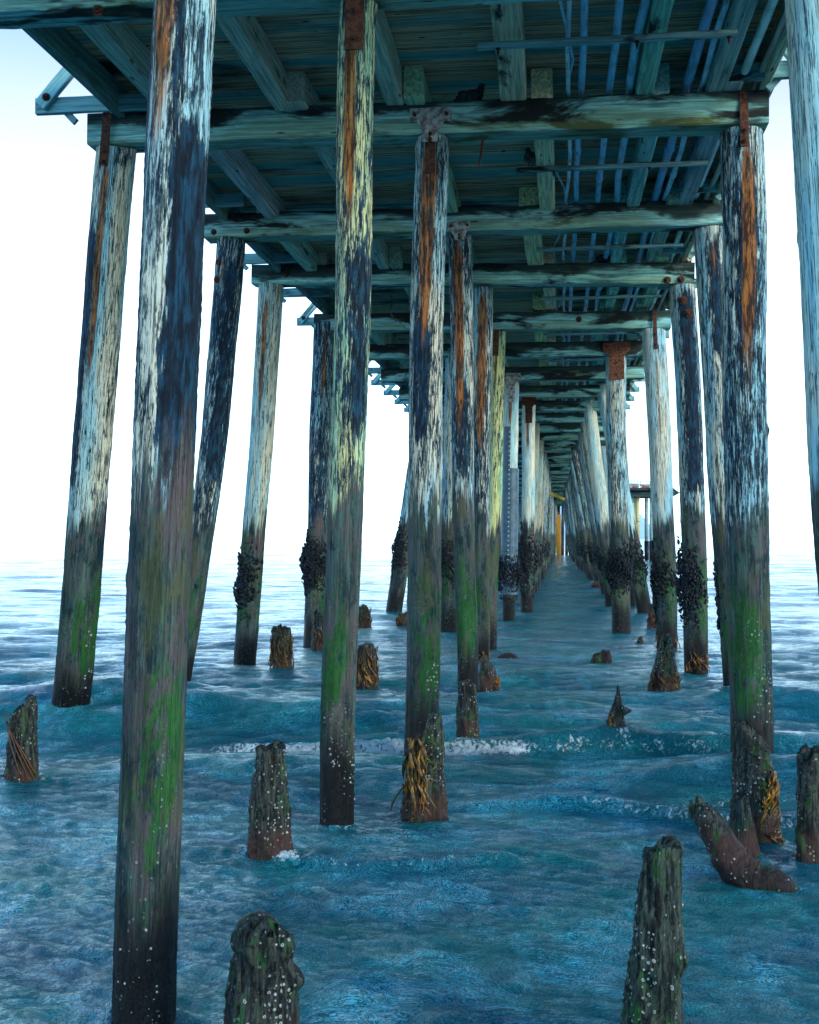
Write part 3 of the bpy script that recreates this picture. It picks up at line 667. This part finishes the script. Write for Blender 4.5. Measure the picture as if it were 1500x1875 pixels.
q = colY(532, BY[3] - .05, Z_CAPT); pigeon((q.x, q.y, Z_CAPT - .0), 2.6, 'dark pigeon on the left half of the fourth cross beam', 1.25)
q = colY(1108, BY[3] - .05, Z_CAPT); pigeon((q.x, q.y, Z_CAPT - .0), .4, 'dark pigeon among the conduits on the fourth cross beam', 1.2)

# ------------------------------------------------------------------ stumps
def kelp(parent, r, z, k, seed, a0=-math.pi/2, aw=1.0, ln=.25, col=(1, 1, 1), drift=0):
    rr = random.Random(seed); m = MB()
    for i in range(k):
        a = a0 + rr.gauss(0, aw); n = Vector((math.cos(a), math.sin(a), 0)); side = Vector((-n.y, n.x, 0))
        L = ln * rr.uniform(.5, 1.3); w = rr.uniform(.005, .016); p = n * r * rr.uniform(.85, 1.02) + Vector((0, 0, z * rr.uniform(.55, 1.0)))
        o = len(m.V); nn = 6; d = Vector((0, 0, -1)) + side * rr.gauss(0, .22) + n * rr.uniform(.0, .08)
        for j in range(nn + 1):
            t = j / nn; c = p + d * (L * t) + n * (.02 * math.sin(t * 5 + i)) + side * (.03 * math.sin(t * 6 + i * 2))
            if c.z < .012: c.z = .012 + .004 * rr.random(); c += n * (.6 * L * t) * .5
            ww = w * (math.sin(math.pi * min(1, t * .9 + .1)) ** .5); tw = side * math.cos(t * 3 + i) + n * math.sin(t * 3 + i)
            m.V.append(tuple(c - tw * ww)); m.V.append(tuple(c + tw * ww))
            m.V.append(tuple(c + tw * ww + n * .003)); m.V.append(tuple(c - tw * ww + n * .003))
        for j in range(nn):
            b = o + j * 4
            for u in range(4): m.F.append((b + u, b + (u + 1) % 4, b + 4 + (u + 1) % 4, b + 4 + u))
    ob = m.build('kelp', M_KELP, parent, True); ob.color = col + (1,); return ob

def stump(label, x, y_top, y_base, w_top, w_base, seed, jag=.25, lean=0., knots=(), col=(1, 1, 1), seg=40, group='broken pile stumps in the water', zb=0., cut=None, extra=0):
    base = atZ(x, y_base, zb); base.z = 0; d = cdepth(base); s = d / F_PX
    H = (y_base - y_top) * s; rt, rb = w_top / 2 * s, w_base / 2 * s; rnd = np.random.RandomState(seed)
    m = max(14, int(H / .02)); below = .5; zs = np.concatenate([np.linspace(-below, 0, 5)[:-1], np.linspace(0, 1, m) * H])
    an = np.arange(seg) * 2 * math.pi / seg; Z, A = np.meshgrid(zs, an, indexing='ij'); T = np.clip(Z / H, 0, 1)
    R = rb + (rt - rb) * T ** 1.2
    R = R * (1 + .07 * np.sin(2 * A + rnd.rand() * 6 + T * 1.5) + .05 * np.sin(3 * A + rnd.rand() * 6 - T * 3) + .04 * np.sin(5 * A + rnd.rand() * 6 + T * 4) + .03 * np.sin(9 * A + 5 * T + rnd.rand() * 6) + .06 * wob(Z * 8 + 2 * np.cos(A), seed, 4, 1.5))
    R += rb * .03 * rnd.randn(*R.shape)
    for (ka, kt, ks, kh) in knots:
        da = np.angle(np.exp(1j * (A - ka))); R += kh * rb * np.exp(-((T - kt) / ks) ** 2 - (da / .38) ** 2)
    prof = sum(np.sin(an * q + rnd.rand() * 6.28) / q for q in (1, 2, 3, 5, 8)) * .5
    if cut is not None: prof = prof * .35 + np.cos(an - cut) * .9
    prof = (prof - prof.max()) / (prof.max() - prof.min() + 1e-6)        # -1..0
    Zf = Z + (T ** 3) * prof[None, :] * jag * H
    for i in range(len(zs)): pass
    X = R * np.cos(A) + lean * Z; Y = R * np.sin(A)
    V = list(map(tuple, np.stack([X.ravel(), Y.ravel(), Zf.ravel()], 1))); Fs = []
    M_ = len(zs)
    for i in range(M_ - 1):
        for j in range(seg):
            a = i * seg + j; b = i * seg + (j + 1) % seg; Fs.append((a, b, b + seg, a + seg))
    last = (M_ - 1) * seg                                                   # ragged hollow top
    for ring, (fr, dz) in enumerate(((.72, .0), (.4, -.3), (.15, -.42))):
        o = len(V)
        for j in range(seg):
            vx, vy, vz = V[last + j] if ring == 0 else V[last + j]
            cx = lean * H; V.append((cx + (vx - cx) * (fr if ring == 0 else fr / (.72 if ring == 1 else .4)), vy * (fr if ring == 0 else fr / (.72 if ring == 1 else .4)), vz + dz * rt * .6 + rnd.randn() * .1 * rt * (ring < 2)))
        for j in range(seg): Fs.append((last + j, last + (j + 1) % seg, o + (j + 1) % seg, o + j))
        last = o
    Fs.append(tuple(last + j for j in range(seg)))
    FOOT.append((base.x, base.y, rb)); ob = mesh_obj('pile_stump', V, Fs, M_STUMP, None, True); ob.location = base; ob.color = col + (1,)
    tag(ob, label, 'stump', group); return ob, rb, H
s1, r, H = stump('short forked stump at the left edge of the picture, wound with thin brown vines', 42, 1275, 1442, 46, 64, 3, .22, cut=0.6)
mv = MB()
for q in range(4):
    mv.tube([(r * 1.06 * math.cos(a), r * 1.06 * math.sin(a), z) for a, z in [(-2.4 + q * .3 + t * (1.0 + .2 * q), H * (.85 - .1 * q) - t * H * .6) for t in np.linspace(0, 1.2, 9)]], .006, 5)
mv.build('vine', M_KELP, s1, True).color = (.35, .22, .3, 1); kelp(s1, r * 1.0, .10, 7, 2, -.2, .25, .12, (1.3, 1.1, .6))
s2, r, H = stump('round topped stump speckled with barnacles, reddish at its foot, left of centre', 495, 1358, 1570, 50, 78, 5, .07, col=(1, 1.0, 1.0))
barnacles(46, s2, .05, H * .85, 3, 0, 1.2, .0075)
s3, r, H = stump('stump draped with orange kelp in front of the middle pile', 779, 1303, 1498, 52, 78, 9, .30, cut=-.2)
kelp(s3, r * .98, H * .80, 26, 5, -1.9, .30, .30); kelp(s3, r * .98, H * .5, 16, 6, -2.2, .3, .26, (1.2, 1, .8)); kelp(s3, r, H * .8, 8, 7, -1.4, .5, .08, (.5, 1.4, 1))
s4, r, H = stump('slim grey stump between the middle piles and the passage, green on its right', 857, 1243, 1352, 30, 40, 11, .15)
s5, r, H = stump('ragged stump with kelp trailing right, beside the slim grey stump', 893, 1198, 1262, 16, 44, 13, .35, cut=2.8); kelp(s5, r * .95, .22, 16, 8, -.3, .5, .16, (1.2, 1.1, .7))
s6, r, H = stump('kelp covered stump standing in open water left of the yellowish pile', 516, 1146, 1228, 32, 38, 15, .12, col=(.9, .85, .8)); kelp(s6, r * 1.02, H * .95, 46, 9, -1.57, 1.2, .36, (.7, .6, .5)); kelp(s6, r * 1.04, H * .45, 18, 10, -2.0, .7, .22, (1.2, 1.1, .8))
s7, r, H = stump('kelp covered stump just right of the yellowish pile', 671, 1176, 1257, 30, 37, 17, .10); kelp(s7, r * 1.02, H * .95, 44, 11, -1.57, 1.2, .36, (.65, .6, .5)); kelp(s7, r * 1.04, H * .5, 16, 12, -1.7, .8, .25, (1.2, 1.1, .8))
s8, r, H = stump('small dark stump far behind the kelp covered one, right of the yellowish pile', 664, 1106, 1150, 18, 30, 19, .2); kelp(s8, r, H * .9, 22, 13, -.8, .9, .36, (.25, .3, .25))
s9, r, H = stump('dark stump with kelp touching the mussel collared pile on the left', 585, 1117, 1193, 20, 30, 21, .2); kelp(s9, r, H * .7, 20, 14, -1.2, .8, .3, (1., .8, .6))
s10, r, H = stump('low weedy stump at the foot of the steeply leaning pile', 739, 1121, 1143, 20, 26, 23, .2); kelp(s10, r, H * .9, 16, 15, -2.4, .8, .2, (.9, .8, .6))
s11, r, H = stump('pointed stump with a side knot and yellow kelp, right of centre', 1126, 1256, 1370, 9, 47, 25, .35, .03, knots=((-.1, .62, .05, .75),), cut=.4)
kelp(s11, r * .9, .42, 10, 16, -1.8, .15, .25, (1.1, 1.1, .7)); kelp(s11, r * 1.25, .10, 12, 17, -.25, .3, .2, (1.3, 1., .6))
s12, r, H = stump('tall pointed stump skirted with weed in front of the pale strapped pile', 1217, 1160, 1270, 16, 56, 27, .25, .03); kelp(s12, r * .92, .35, 26, 18, -2.4, .6, .25, (.3, .28, .25)); kelp(s12, r * .95, .34, 26, 19, -.4, .5, .22, (1.25, 1.15, .7))
s13, r, H = stump('low mossy stump barely above the water under the passage', 1110, 1190, 1214, 16, 22, 29, .3); 
s14, r, H = stump('dark flat stump touching the low mossy stump', 1094, 1195, 1209, 14, 24, 30, .3, col=(.6, .6, .6))
s15, r, H = stump('tiny pointed stump tip beyond the low mossy stump', 1173, 1164, 1177, 5, 13, 31, .3)
s16, r, H = stump('broad barnacled stump against the thick right hand pile, kelp on its right', 1380, 1322, 1541, 56, 84, 33, .25, knots=((-2.4, .45, .08, .3),), cut=2.6)
kelp(s16, r * .97, H * .62, 22, 20, -.75, .22, .22, (1.3, 1.2, .7)); kelp(s16, r * 1.05, .14, 14, 21, -.6, .3, .16, (1.2, 1., .6)); barnacles(30, s16, .1, H * .8, 8, 0, 1, .0075)
s17, r, H = stump('small smooth blue grey stump in front of the broad barnacled stump', 1364, 1460, 1572, 26, 50, 35, .12, -.04, col=(.8, 1.0, 1.2))
s18, r, H = stump('stump cut off by the right edge of the picture', 1489, 1368, 1577, 48, 66, 37, .12)
s19, r, H = stump('large foreground stump with green algae and white barnacles, lower right', 1190, 1536, 1975, 70, 118, 39, .06, .05, knots=((.0, .50, .05, .20), (-.35, .22, .05, .12)), seg=64, col=(.95, 1.15, 1.1))
barnacles(80, s19, .05, H * .75, 21, .1, 1.1, .0055)
s20, r, H = stump('large foreground stump with a rounded knob and side knots, lower left of centre', 476, 1690, 1960, 100, 138, 41, .10, .03, knots=((.05, .64, .07, .30), (-1.9, .85, .10, .22), (-.6, .9, .08, .2)), seg=64, col=(.9, .9, .92))
nb = MB(); nb.ell((-.01, -.0, H * .93), (r * .62, r * .55, r * .55), None, 16, 10); nb.ell((-r * .55, -.02, H * .88), (r * .22, r * .3, r * .35), None, 12, 8)
kb = nb.build('knob', M_STUMP, s20, True); kb.color = (.6, .7, .8, 1)
barnacles(26, s20, .05, H * .6, 22, .2, .8, .0055)
s21, r, H = stump('weedy stump half hidden left of the pale strapped pile', 1199, 1105, 1150, 16, 26, 43, .2); kelp(s21, r, H * .8, 26, 23, -1.9, .8, .35, (.6, .4, .35))
s22, r, H = stump('low dark rocklike stump in the water of the passage', 930, 1196, 1203, 16, 34, 45, .2, col=(.5, .55, .6))
s23, r, H = stump('small orange weedy stump far down the right side of the passage', 1096, 1064, 1078, 14, 26, 47, .2); kelp(s23, r, H * .9, 20, 24, -1.6, .9, .3, (.8, .5, .4))
kelp(p3r, .215, .36, 44, 30, -1.0, .5, .26, (.8, .62, .4)); kelp(p4r, .21, .40, 30, 31, -1.3, 1.2, .3, (1.0, .8, .6)); kelp(p3m, .17, .35, 14, 32, -1.2, .8, .25, (1, .9, .6))

# curved log
def log():
    pts_px = [(1283, 1478, 5.0), (1296, 1500, 0), (1322, 1545, 0), (1348, 1588, 0), (1385, 1612, 0), (1424, 1618, 0)]
    rad_px = [15, 25, 30, 35, 34, 24]
    base = atZ(1400, 1622, 0.); Yb = base.y; P_ = []
    for i, (x, y, _) in enumerate(pts_px): P_.append(atY(x, y, Yb + .16 - .04 * i))
    P_.append(P_[-1] + Vector((.14, .02, -.14))); rad_px.append(16)
    s = cdepth(base) / F_PX; pts = []; rad = []
    for i in range(len(P_) - 1):
        a, b = P_[max(i-1, 0)], P_[i]; c, d = P_[i+1], P_[min(i+2, len(P_)-1)]
        for t in np.linspace(0, 1, 7)[:-1]:
            pts.append(.5 * ((2*b) + (c - a)*t + (2*a - 5*b + 4*c - d)*t*t + (-a + 3*b - 3*c + d)*t**3)); rad.append((rad_px[i]*(1-t) + rad_px[i+1]*t) * s * (1 + .05 * math.sin(i * 5 + t * 9)))
    o0 = pts[len(pts)//2].copy(); m = MB().tube([p - o0 for p in pts], rad, 32)
    rnd = random.Random(3)
    m.V = [(x + rnd.gauss(0, .0022), y + rnd.gauss(0, .0022), z + rnd.gauss(0, .0022)) for x, y, z in m.V]
    o = m.build('driftwood_log', M_STUMP, None, True); o.location = o0; o.color = (.9, .85, .85, 1)
    tag(o, 'curved waterlogged log slanting up from the water, snapped at its upper end', 'log')
    u = pts[0] - o0; sp = MB()
    for dx, dz, L, w in ((-.030, .0, .07, .020), (.025, .015, .10, .038), (.0, .0, .06, .024), (-.045, -.03, .08, .014)):
        sp.tube([u + Vector((dx, 0, dz - .05)), u + Vector((dx - L * .35, 0, dz + L * .35)), u + Vector((dx - L * .55, 0, dz + L * .6))], [w, w * .7, w * .2], 7)
    k = sp.build('splintered_end', M_STUMP, o); k.color = (1.6, 1.9, 1.4, 1)
log()

# ------------------------------------------------------------------ far end of the pier and the wharf
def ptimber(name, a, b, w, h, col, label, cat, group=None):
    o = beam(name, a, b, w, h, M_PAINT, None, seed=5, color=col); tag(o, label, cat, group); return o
for i_ in range(13):
    X_ = -4.6 + i_ * .56
    far_end = pile('closely set pile added to darken the open far end of the pier', (X_, BY[NB] + 1.2, Z_CAPB), (X_ + random.uniform(-.1, .1), BY[NB] + 1.2, 0), .2, .21, seed=900 + i_, seg=12, step=.8, dark=.7, green=.2, group='backdrop piles at the far end', name='backdrop_pile')  # added row of piles, a backdrop that keeps the far end dark
ptimber('diagonal_brace', atY(1008, 903, 88), atY(1034, 915, 88), .12, .22, (.45, .38, .05), 'slanting brace painted yellow for sunlight at the far end of the passage', 'brace')  # sunlight on the brace is put into its yellow colour
for x, y0, y1, w, c, l in ((1023, 942, 983, .62, (.55, .27, .03), 'post painted orange for sunlight, closing the far end of the passage'), (1012, 936, 980, .26, (.32, .2, .08), 'slimmer tan post left of the orange one')):
    a = colY(x, 156, 0); ptimber('end_post', (a.x, 156, -.5), (a.x, 156, atY(x, y0, 156).z), w, w, c, l, 'post', 'posts at the far end')  # the orange post has its sunlit look painted into the colour
wx0, wx1 = atY(1120, 905, 118).x, atY(1226, 905, 118).x
wf = empty('far_wharf', (wx0, 118, 0), 'distant wharf platform on piles seen right of the T plated pile', 'wharf')
def wpart(mb, name, mat, col, smooth=False):
    o = mb.build(name, mat, None, smooth); o.color = col + (1,); o.parent = wf; o.location = (0, 0, 0); return o
def L_(x, y, z): return (x - wx0, y - 118, z)
mb = MB(); mb.box(L_((wx0 + wx1)/2, 128, 6.9), (wx1 - wx0, 22, .25)); wpart(mb, 'platform', M_CAP, (1, 1, 1))
mb = MB(); mb.box(L_((wx0 + wx1)/2, 117.2, 6.35), (wx1 - wx0, .35, .4)); mb.box(L_((wx0 + wx1)/2, 122, 6.35), (wx1 - wx0, .35, .4)); wpart(mb, 'cap_timber', M_CAP, (1.2, 1.2, 1.2))
for x, Y in ((1158, 118), (1168, 118), (1193, 118), (1206, 118), (1219, 122), (1163, 124), (1184, 124), (1199, 126)):
    X = atY(x, 950, Y).x; mb = MB(); mb.tube([L_(X, Y, -.5), L_(X, Y, 1.9)], .24, 10); wpart(mb, 'pile_foot', M_MUSS, (1, 1, 1), True)
    mb = MB(); mb.tube([L_(X, Y, 1.9), L_(X, Y, 6.2)], .2, 10); wpart(mb, 'pile', M_STR, (1.5, 1.1, .6) if x in (1163, 1168) else (.8, 1, 1.1), True)
mb = MB(); mb.box(L_((wx0 + wx1)/2, 117.1, 7.6), (wx1 - wx0, .08, .08)); mb.box(L_((wx0 + wx1)/2, 117.1, 7.25), (wx1 - wx0, .06, .06))
X = wx0
while X < wx1: mb.box(L_(X, 117.12, 7.3), (.1, .1, .7)); X += .9
wpart(mb, 'railing', M_STR, (1, 1, .8))
mb = MB(); X1 = wx1; mb.add([L_(X1, 117, 6.0), L_(X1 + .9, 117, 6.5), L_(X1, 117, 7.2), L_(X1, 117.4, 6.0), L_(X1 + .9, 117.4, 6.5), L_(X1, 117.4, 7.2)], [(0, 1, 2), (5, 4, 3), (0, 3, 4, 1), (1, 4, 5, 2), (2, 5, 3, 0)]); wpart(mb, 'side_bracket', M_CAP, (.8, 1, .7))
def shed(x0, x1, yb, yt, Y, wall, roof, label):
    a = atY(x0, yb, Y); b = atY(x1, yt, Y); root = empty('shed', (a.x, Y, 7.03), label, 'shed', 'sheds on the far wharf')
    w, h = b.x - a.x, max(.6, b.z - 7.03)
    m1 = MB(); m1.box((w/2, 1, h * .35), (w, 2, h * .7)); o = m1.build('wall', M_PAINT, root); o.color = wall + (1,)
    m2 = MB(); m2.add([(-.1, -.15, h*.7), (w+.1, -.15, h*.7), (w+.1, 2.15, h*.7), (-.1, 2.15, h*.7), (-.1, 1, h), (w+.1, 1, h)], [(0, 1, 5, 4), (2, 3, 4, 5), (0, 4, 3), (1, 2, 5), (0, 3, 2, 1)]); o = m2.build('roof', M_PAINT, root); o.color = roof + (1,)
    for i in range(max(1, int(w / .8))):
        m3 = MB(); m3.box((.45 + i * .8, -.012, h * .38), (.4, .02, h * .3)); o = m3.build('window', M_PAINT, root); o.color = (.12, .2, .25, 1)
shed(1146, 1170, 900, 884, 126, (.62, .5, .42), (.55, .6, .6), 'pale shed with a grey roof on the far wharf')
shed(1158, 1166, 901, 890, 119.5, (.6, .05, .1), (.75, .8, .8), 'small red booth with a white roof on the far wharf')
shed(1177, 1196, 901, 891, 122, (.65, .06, .12), (.6, .10, .16), 'low red shed beside the pale strapped pile on the far wharf')
for x in (1167, 1173): 
    a = atY(x, 900, 126); mm_ = MB(); mm_.tube([(0, 0, 0), (0, 0, atY(x, 873, 126).z - 7)], .04, 6); o = mm_.build('mast', M_PAINT); o.location = (a.x, 126 + .3 * (x > 1170), 7); o.color = (.35, .5, .55, 1)
    tag(o, 'thin %s mast above the sheds on the far wharf' % ('left hand' if x == 1167 else 'right hand'), 'mast', 'masts on the far wharf')
# hills
V = []; Fs = []; nx, ny = 60, 6; Yh = 2600.; xa, xb = atY(900, 980, Yh).x, atY(1232, 980, Yh).x
for j in range(ny):
    for i in range(nx):
        t = i / (nx - 1); hh = 135 * (math.sin(math.pi * (1 - t) * .5) ** .35) * (1 - (max(0, t - .8) / .2) ** 2) * (1 + .05 * math.sin(t * 23))
        V.append((xa + (xb - xa) * t, Yh + j * 120, -5 + hh * math.sin(math.pi / 2 * min(1, j / 3.))))
for j in range(ny - 1):
    for i in range(nx - 1): a = j * nx + i; Fs.append((a, a + 1, a + 1 + nx, a + nx))
hl = mesh_obj('hills', V, Fs, m_simple('hill_haze_tint', (.40, .55, .66), (.44, .60, .70), .01, .9, 0.)); tag(hl, None, None, None, 'structure')  # pale blue stands for distance haze, painted into the hill colour

# ------------------------------------------------------------------ water
def water():
    ys = [-40., -20, -8, -2, 1.0]; y = 2.0
    while y < 4500:
        ys.append(y)
        y += .021 if y < 9.5 else .028 if y < 12 else (.045 if y < 18 else (.0026 * y if y < 60 else .0045 * y if y < 200 else .05 * y))
    xs = [0.]; x = 0
    while x < 3500:
        x += .027 if x < 4. else (.027 + (x - 4.) * .020)
        xs.append(x)
    xs = np.array(sorted([-v for v in xs[1:]] + xs)) - .8; ys = np.array(ys)
    Yg, Xg = np.meshgrid(ys, xs, indexing='ij'); r = np.random.RandomState(5); H = np.zeros_like(Xg)
    dy = np.gradient(ys)[:, None] + 0 * Xg; dx = np.gradient(xs)[None, :] + 0 * Xg; cell = np.maximum(dy, dx * .5)
    warp = .35 * np.sin(Xg * .35 + Yg * .2) + .2 * np.sin(Xg * .9 - Yg * .5 + 1)
    nearw = np.clip((11.5 - Yg) / 3.5, 0, 1); farw = 1 - nearw
    for i in range(150):
        iso = i % 2 == 0
        lam = .08 * ((.34 if iso else 6.0) / .08) ** r.rand() if iso else .16 * (6.0 / .16) ** r.rand()
        k = 2 * math.pi / lam; th = (r.uniform(-1.57, 1.57) if i % 4 else r.normal(.55, .25)) if iso else r.normal(-.05, .38); ph = r.rand() * 6.28
        w = np.clip(lam / (2.6 * cell) - 1, 0, 1) * ((.25 + .75 * nearw) if iso else (farw if lam < 1.5 else .25 + .75 * farw))
        if not iso: w = w * (.20 + .80 * farw)
        a = (.0040 if iso else .0052) * lam ** (.92 if iso else .95)
        wq = Xg * math.sin(th) + Yg * math.cos(th)
        s = np.sin(k * wq + ph + warp * k * .12 + (.9 * np.sin(Xg * 2.1 + Yg * 1.3 + ph) if iso else 0))
        H += a * w * (s + .3 * (2 * s * s - 1))
    H *= (.45 + .55 * np.clip((30 - Yg) / 16, 0, 1) ** 1.3)
    # swells rolling in
    def crest(yc, amp, wf, wb, x0, x1):
        t = Yg - yc; fr = np.where(t < 0, np.exp(-(t / wf) ** 2), np.exp(-(t / wb) ** 2))
        return amp * fr * np.clip((Xg - x0) / 1.2, 0, 1) * np.clip((x1 - Xg) / 1.5, 0, 1)
    yc1 = 12.45 + .18 * np.sin(Xg * .9 + .5) + .10 * np.sin(Xg * 2.3) - .06 * Xg
    c1 = crest(yc1, .19, .16, .7, -4.6, 3.4); H += c1
    yc2 = 14.6 + .25 * np.sin(Xg * .7) + .1 * np.sin(Xg * 2.1 + 1); H += crest(yc2, .10, .3, .8, -8, 3.4)
    yc3 = 9.8 + .28 * np.sin(Xg * 1.2 + 2.4) + .12 * np.sin(Xg * 3 + 1); H += crest(yc3, .095, .10, .4, -1.0, 3.4)
    yc4 = 8.3 + .25 * np.sin(Xg * 1.1) + .1 * np.sin(Xg * 2.7 + 2); H += crest(yc4, .05, .09, .4, -3.0, .6)
    yc5 = 18.5 + .3 * np.sin(Xg * .6 + 2); H += crest(yc5, .08, .4, .9, -12, 12)
    # foam weight
    fo = np.zeros_like(Xg); n1 = (np.sin(Xg * 7.1 + np.sin(Xg * 3.3) * 2) + np.sin(Xg * 13.7 + 1)) * .10 + .85
    t = (Yg - yc1)
    left = np.exp(-((Xg + 2.8) / .9) ** 2) * 1.2 + .95 * np.exp(-((Xg + 1.7) / .6) ** 2) + .55 * np.exp(-((Xg + .8) / .5) ** 2) + .42 * np.clip(1.3 - np.abs(Xg - .8) / 2.0, 0, 1)
    fo += left * n1 * np.exp(-((t + .17) / (.08 + .15 * np.clip(left, 0, 1))) ** 2) * 1.25
    fo += .52 * np.exp(-((Yg - yc3 + .05) / .12) ** 2) * np.clip((Xg + .3) / .6, 0, 1) * np.clip((2.8 - Xg) / .8, 0, 1)
    fo += .44 * np.exp(-((Yg - 10.6 + .2 * np.sin(Xg * 2.2)) / .2) ** 2) * np.clip((Xg + .2) / .6, 0, 1) * np.clip((2.6 - Xg) / .8, 0, 1)
    fo += .42 * np.exp(-((Yg - yc4 + .03) / .07) ** 2) * np.clip((Xg + 2.6) / .8, 0, 1) * np.clip((.2 - Xg) / .8, 0, 1)
    for (fx, fy, fr) in FOOT:
        if fy > 19 or fy < 4: continue
        jx = np.where(np.abs(xs - fx) < fr + .4)[0]; jy = np.where(np.abs(ys - fy) < fr + .4)[0]
        if len(jx) < 2 or len(jy) < 2: continue
        sl = np.ix_(jy, jx); D = np.hypot(Xg[sl] - fx, Yg[sl] - fy) - fr; AA = np.arctan2(Yg[sl] - fy, Xg[sl] - fx)
        H[sl] += .016 * np.exp(-np.clip(D, 0, 9) / .05) + .008 * np.sin(D * 34) * np.exp(-np.clip(D, 0, 9) / .16)
        fo[sl] += .46 * np.exp(-((D - .04) / .055) ** 2) * (.6 + .6 * np.sin(AA * 2 + fx * 5))
    H += .035 * np.clip(fo, 0, 1) * (r.rand(*Xg.shape) - .2)
    V = np.stack([Xg.ravel(), Yg.ravel(), H.ravel()], 1).astype(np.float32); ny, nx = Xg.shape
    idx = np.arange(ny * nx).reshape(ny, nx); q = np.stack([idx[:-1, :-1], idx[:-1, 1:], idx[1:, 1:], idx[1:, :-1]], -1).reshape(-1, 4)
    me = bpy.data.meshes.new('water'); me.vertices.add(len(V)); me.vertices.foreach_set('co', V.ravel())
    me.loops.add(q.size); me.loops.foreach_set('vertex_index', q.ravel().astype(np.int32)); me.polygons.add(len(q))
    me.polygons.foreach_set('loop_start', np.arange(0, q.size, 4, dtype=np.int32)); me.polygons.foreach_set('loop_total', np.full(len(q), 4, dtype=np.int32))
    me.update(); me.polygons.foreach_set('use_smooth', np.ones(len(q), dtype=bool))
    at = me.attributes.new('foam', 'FLOAT', 'POINT'); at.data.foreach_set('value', fo.ravel().astype(np.float32)); me.validate()
    print('water verts', len(V))
    k = NT('sea_water')
    k.p = k.co
    n1 = k.noise((3.2, 5.0, 3), 6, .66, 1.4); n3 = k.noise((.5, 1.1, 1), 4, .6, .5)
    def ridge(sc, d, rg_, ds):
        q = k.noise(sc, d, rg_, ds); return k.mth('SUBTRACT', 1., k.mth('ABSOLUTE', k.mth('SUBTRACT', k.mth('MULTIPLY', q, 2.), 1.)))
    wp = N(k.t, 'ShaderNodeVectorRotate', rotation_type='Z_AXIS'); k.lk(k.co, wp.inputs['Vector']); k.lk(k.mth('MULTIPLY', k.mth('SUBTRACT', k.noise((.35, .35, .35), 3, .5), .5), 2.4), wp.inputs['Angle'])
    def ridge2(sc, d, rg_, ds):
        q = k.noise(sc, d, rg_, ds, p=wp.outputs[0]); return k.mth('SUBTRACT', 1., k.mth('ABSOLUTE', k.mth('SUBTRACT', k.mth('MULTIPLY', q, 2.), 1.)))
    n2 = ridge2((9, 7, 5), 6, .68, 1.6); n4 = ridge2((24, 12, 8), 4, .62, 1.0); n5 = k.noise((80, 36, 30), 3, .6, .5)
    turb = k.ss(k.noise((.45, .6, 1), 4, .55, .6), .35, .65)
    calm = k.ss(k.sep(k.co)[1], 34., 13.); cf = k.mth('ADD', .20, k.mth('MULTIPLY', calm, .80))
    base = k.mix(k.ss(n3, .38, .66), (.000, .078, .125), (.000, .128, .125))
    f = k.mth('MINIMUM', k.attr('foam'), .80); fn = k.noise((22, 16, 10), 6, .7, .6)
    fm = k.ss(k.mth('ADD', f, k.mth('MULTIPLY', k.mth('SUBTRACT', fn, .5), 2.3)), .50, .80)
    fm = k.mth('MULTIPLY', fm, k.ss(f, .04, .16))
    fn2 = k.noise((60, 60, 20), 3, .6); fm = k.mth('MULTIPLY', fm, k.mth('ADD', .55, k.mth('MULTIPLY', fn2, .8)), cl=True)
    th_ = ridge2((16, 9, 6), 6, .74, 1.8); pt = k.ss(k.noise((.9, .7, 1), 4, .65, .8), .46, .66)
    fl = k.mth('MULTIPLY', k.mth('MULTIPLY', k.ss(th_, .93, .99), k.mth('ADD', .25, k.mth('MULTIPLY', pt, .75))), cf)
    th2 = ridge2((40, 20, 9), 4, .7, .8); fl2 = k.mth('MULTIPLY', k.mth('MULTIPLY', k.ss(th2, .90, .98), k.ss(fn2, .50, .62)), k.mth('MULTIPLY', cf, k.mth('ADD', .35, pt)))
    base = k.mix(k.mth('MULTIPLY', k.mth('MAXIMUM', fl, fl2), 1., cl=True), base, (.14, .74, 1.0))  # glints painted into the base colour as cyan flecks, partly froth
    col = k.mix(fm, base, (.72, .84, .90))
    far_ = k.ss(k.sep(k.co)[1], 25., 70.); nb0 = k.bump(k.mth('MULTIPLY', k.noise((.35, 1.5, 1), 5, .6, .4), far_), .3, .40)
    nb = k.bump(k.mth('MULTIPLY', n1, cf), .7, .09, nb0); nb = k.bump(k.mth('MULTIPLY', n2, k.mth('MULTIPLY', cf, k.mth('ADD', .45, turb))), .9, .030, nb); nb = k.bump(k.mth('MULTIPLY', n4, k.mth('MULTIPLY', cf, k.mth('ADD', .6, turb))), 1., .018, nb); nb = k.bump(k.mth('MULTIPLY', n5, cf), 1., .004, nb)
    nb = k.bump(k.mth('ADD', fm, fn2), .25, .02, nb)
    rg = k.mth('ADD', .03, k.mth('MULTIPLY', fm, .6))
    k.b.inputs['IOR'].default_value = 1.333; k.b.inputs['Specular Tint'].default_value = (.25, .8, 1, 1)
    mt = k.done(col, rg, nb, .45); me.materials.append(mt)
    o = bpy.data.objects.new('water', me); COL.objects.link(o); tag(o, None, None, None, 'structure')
water()
for o in bpy.data.objects:
    for kk in ('_l', '_r'):
        if kk in o: del o[kk]
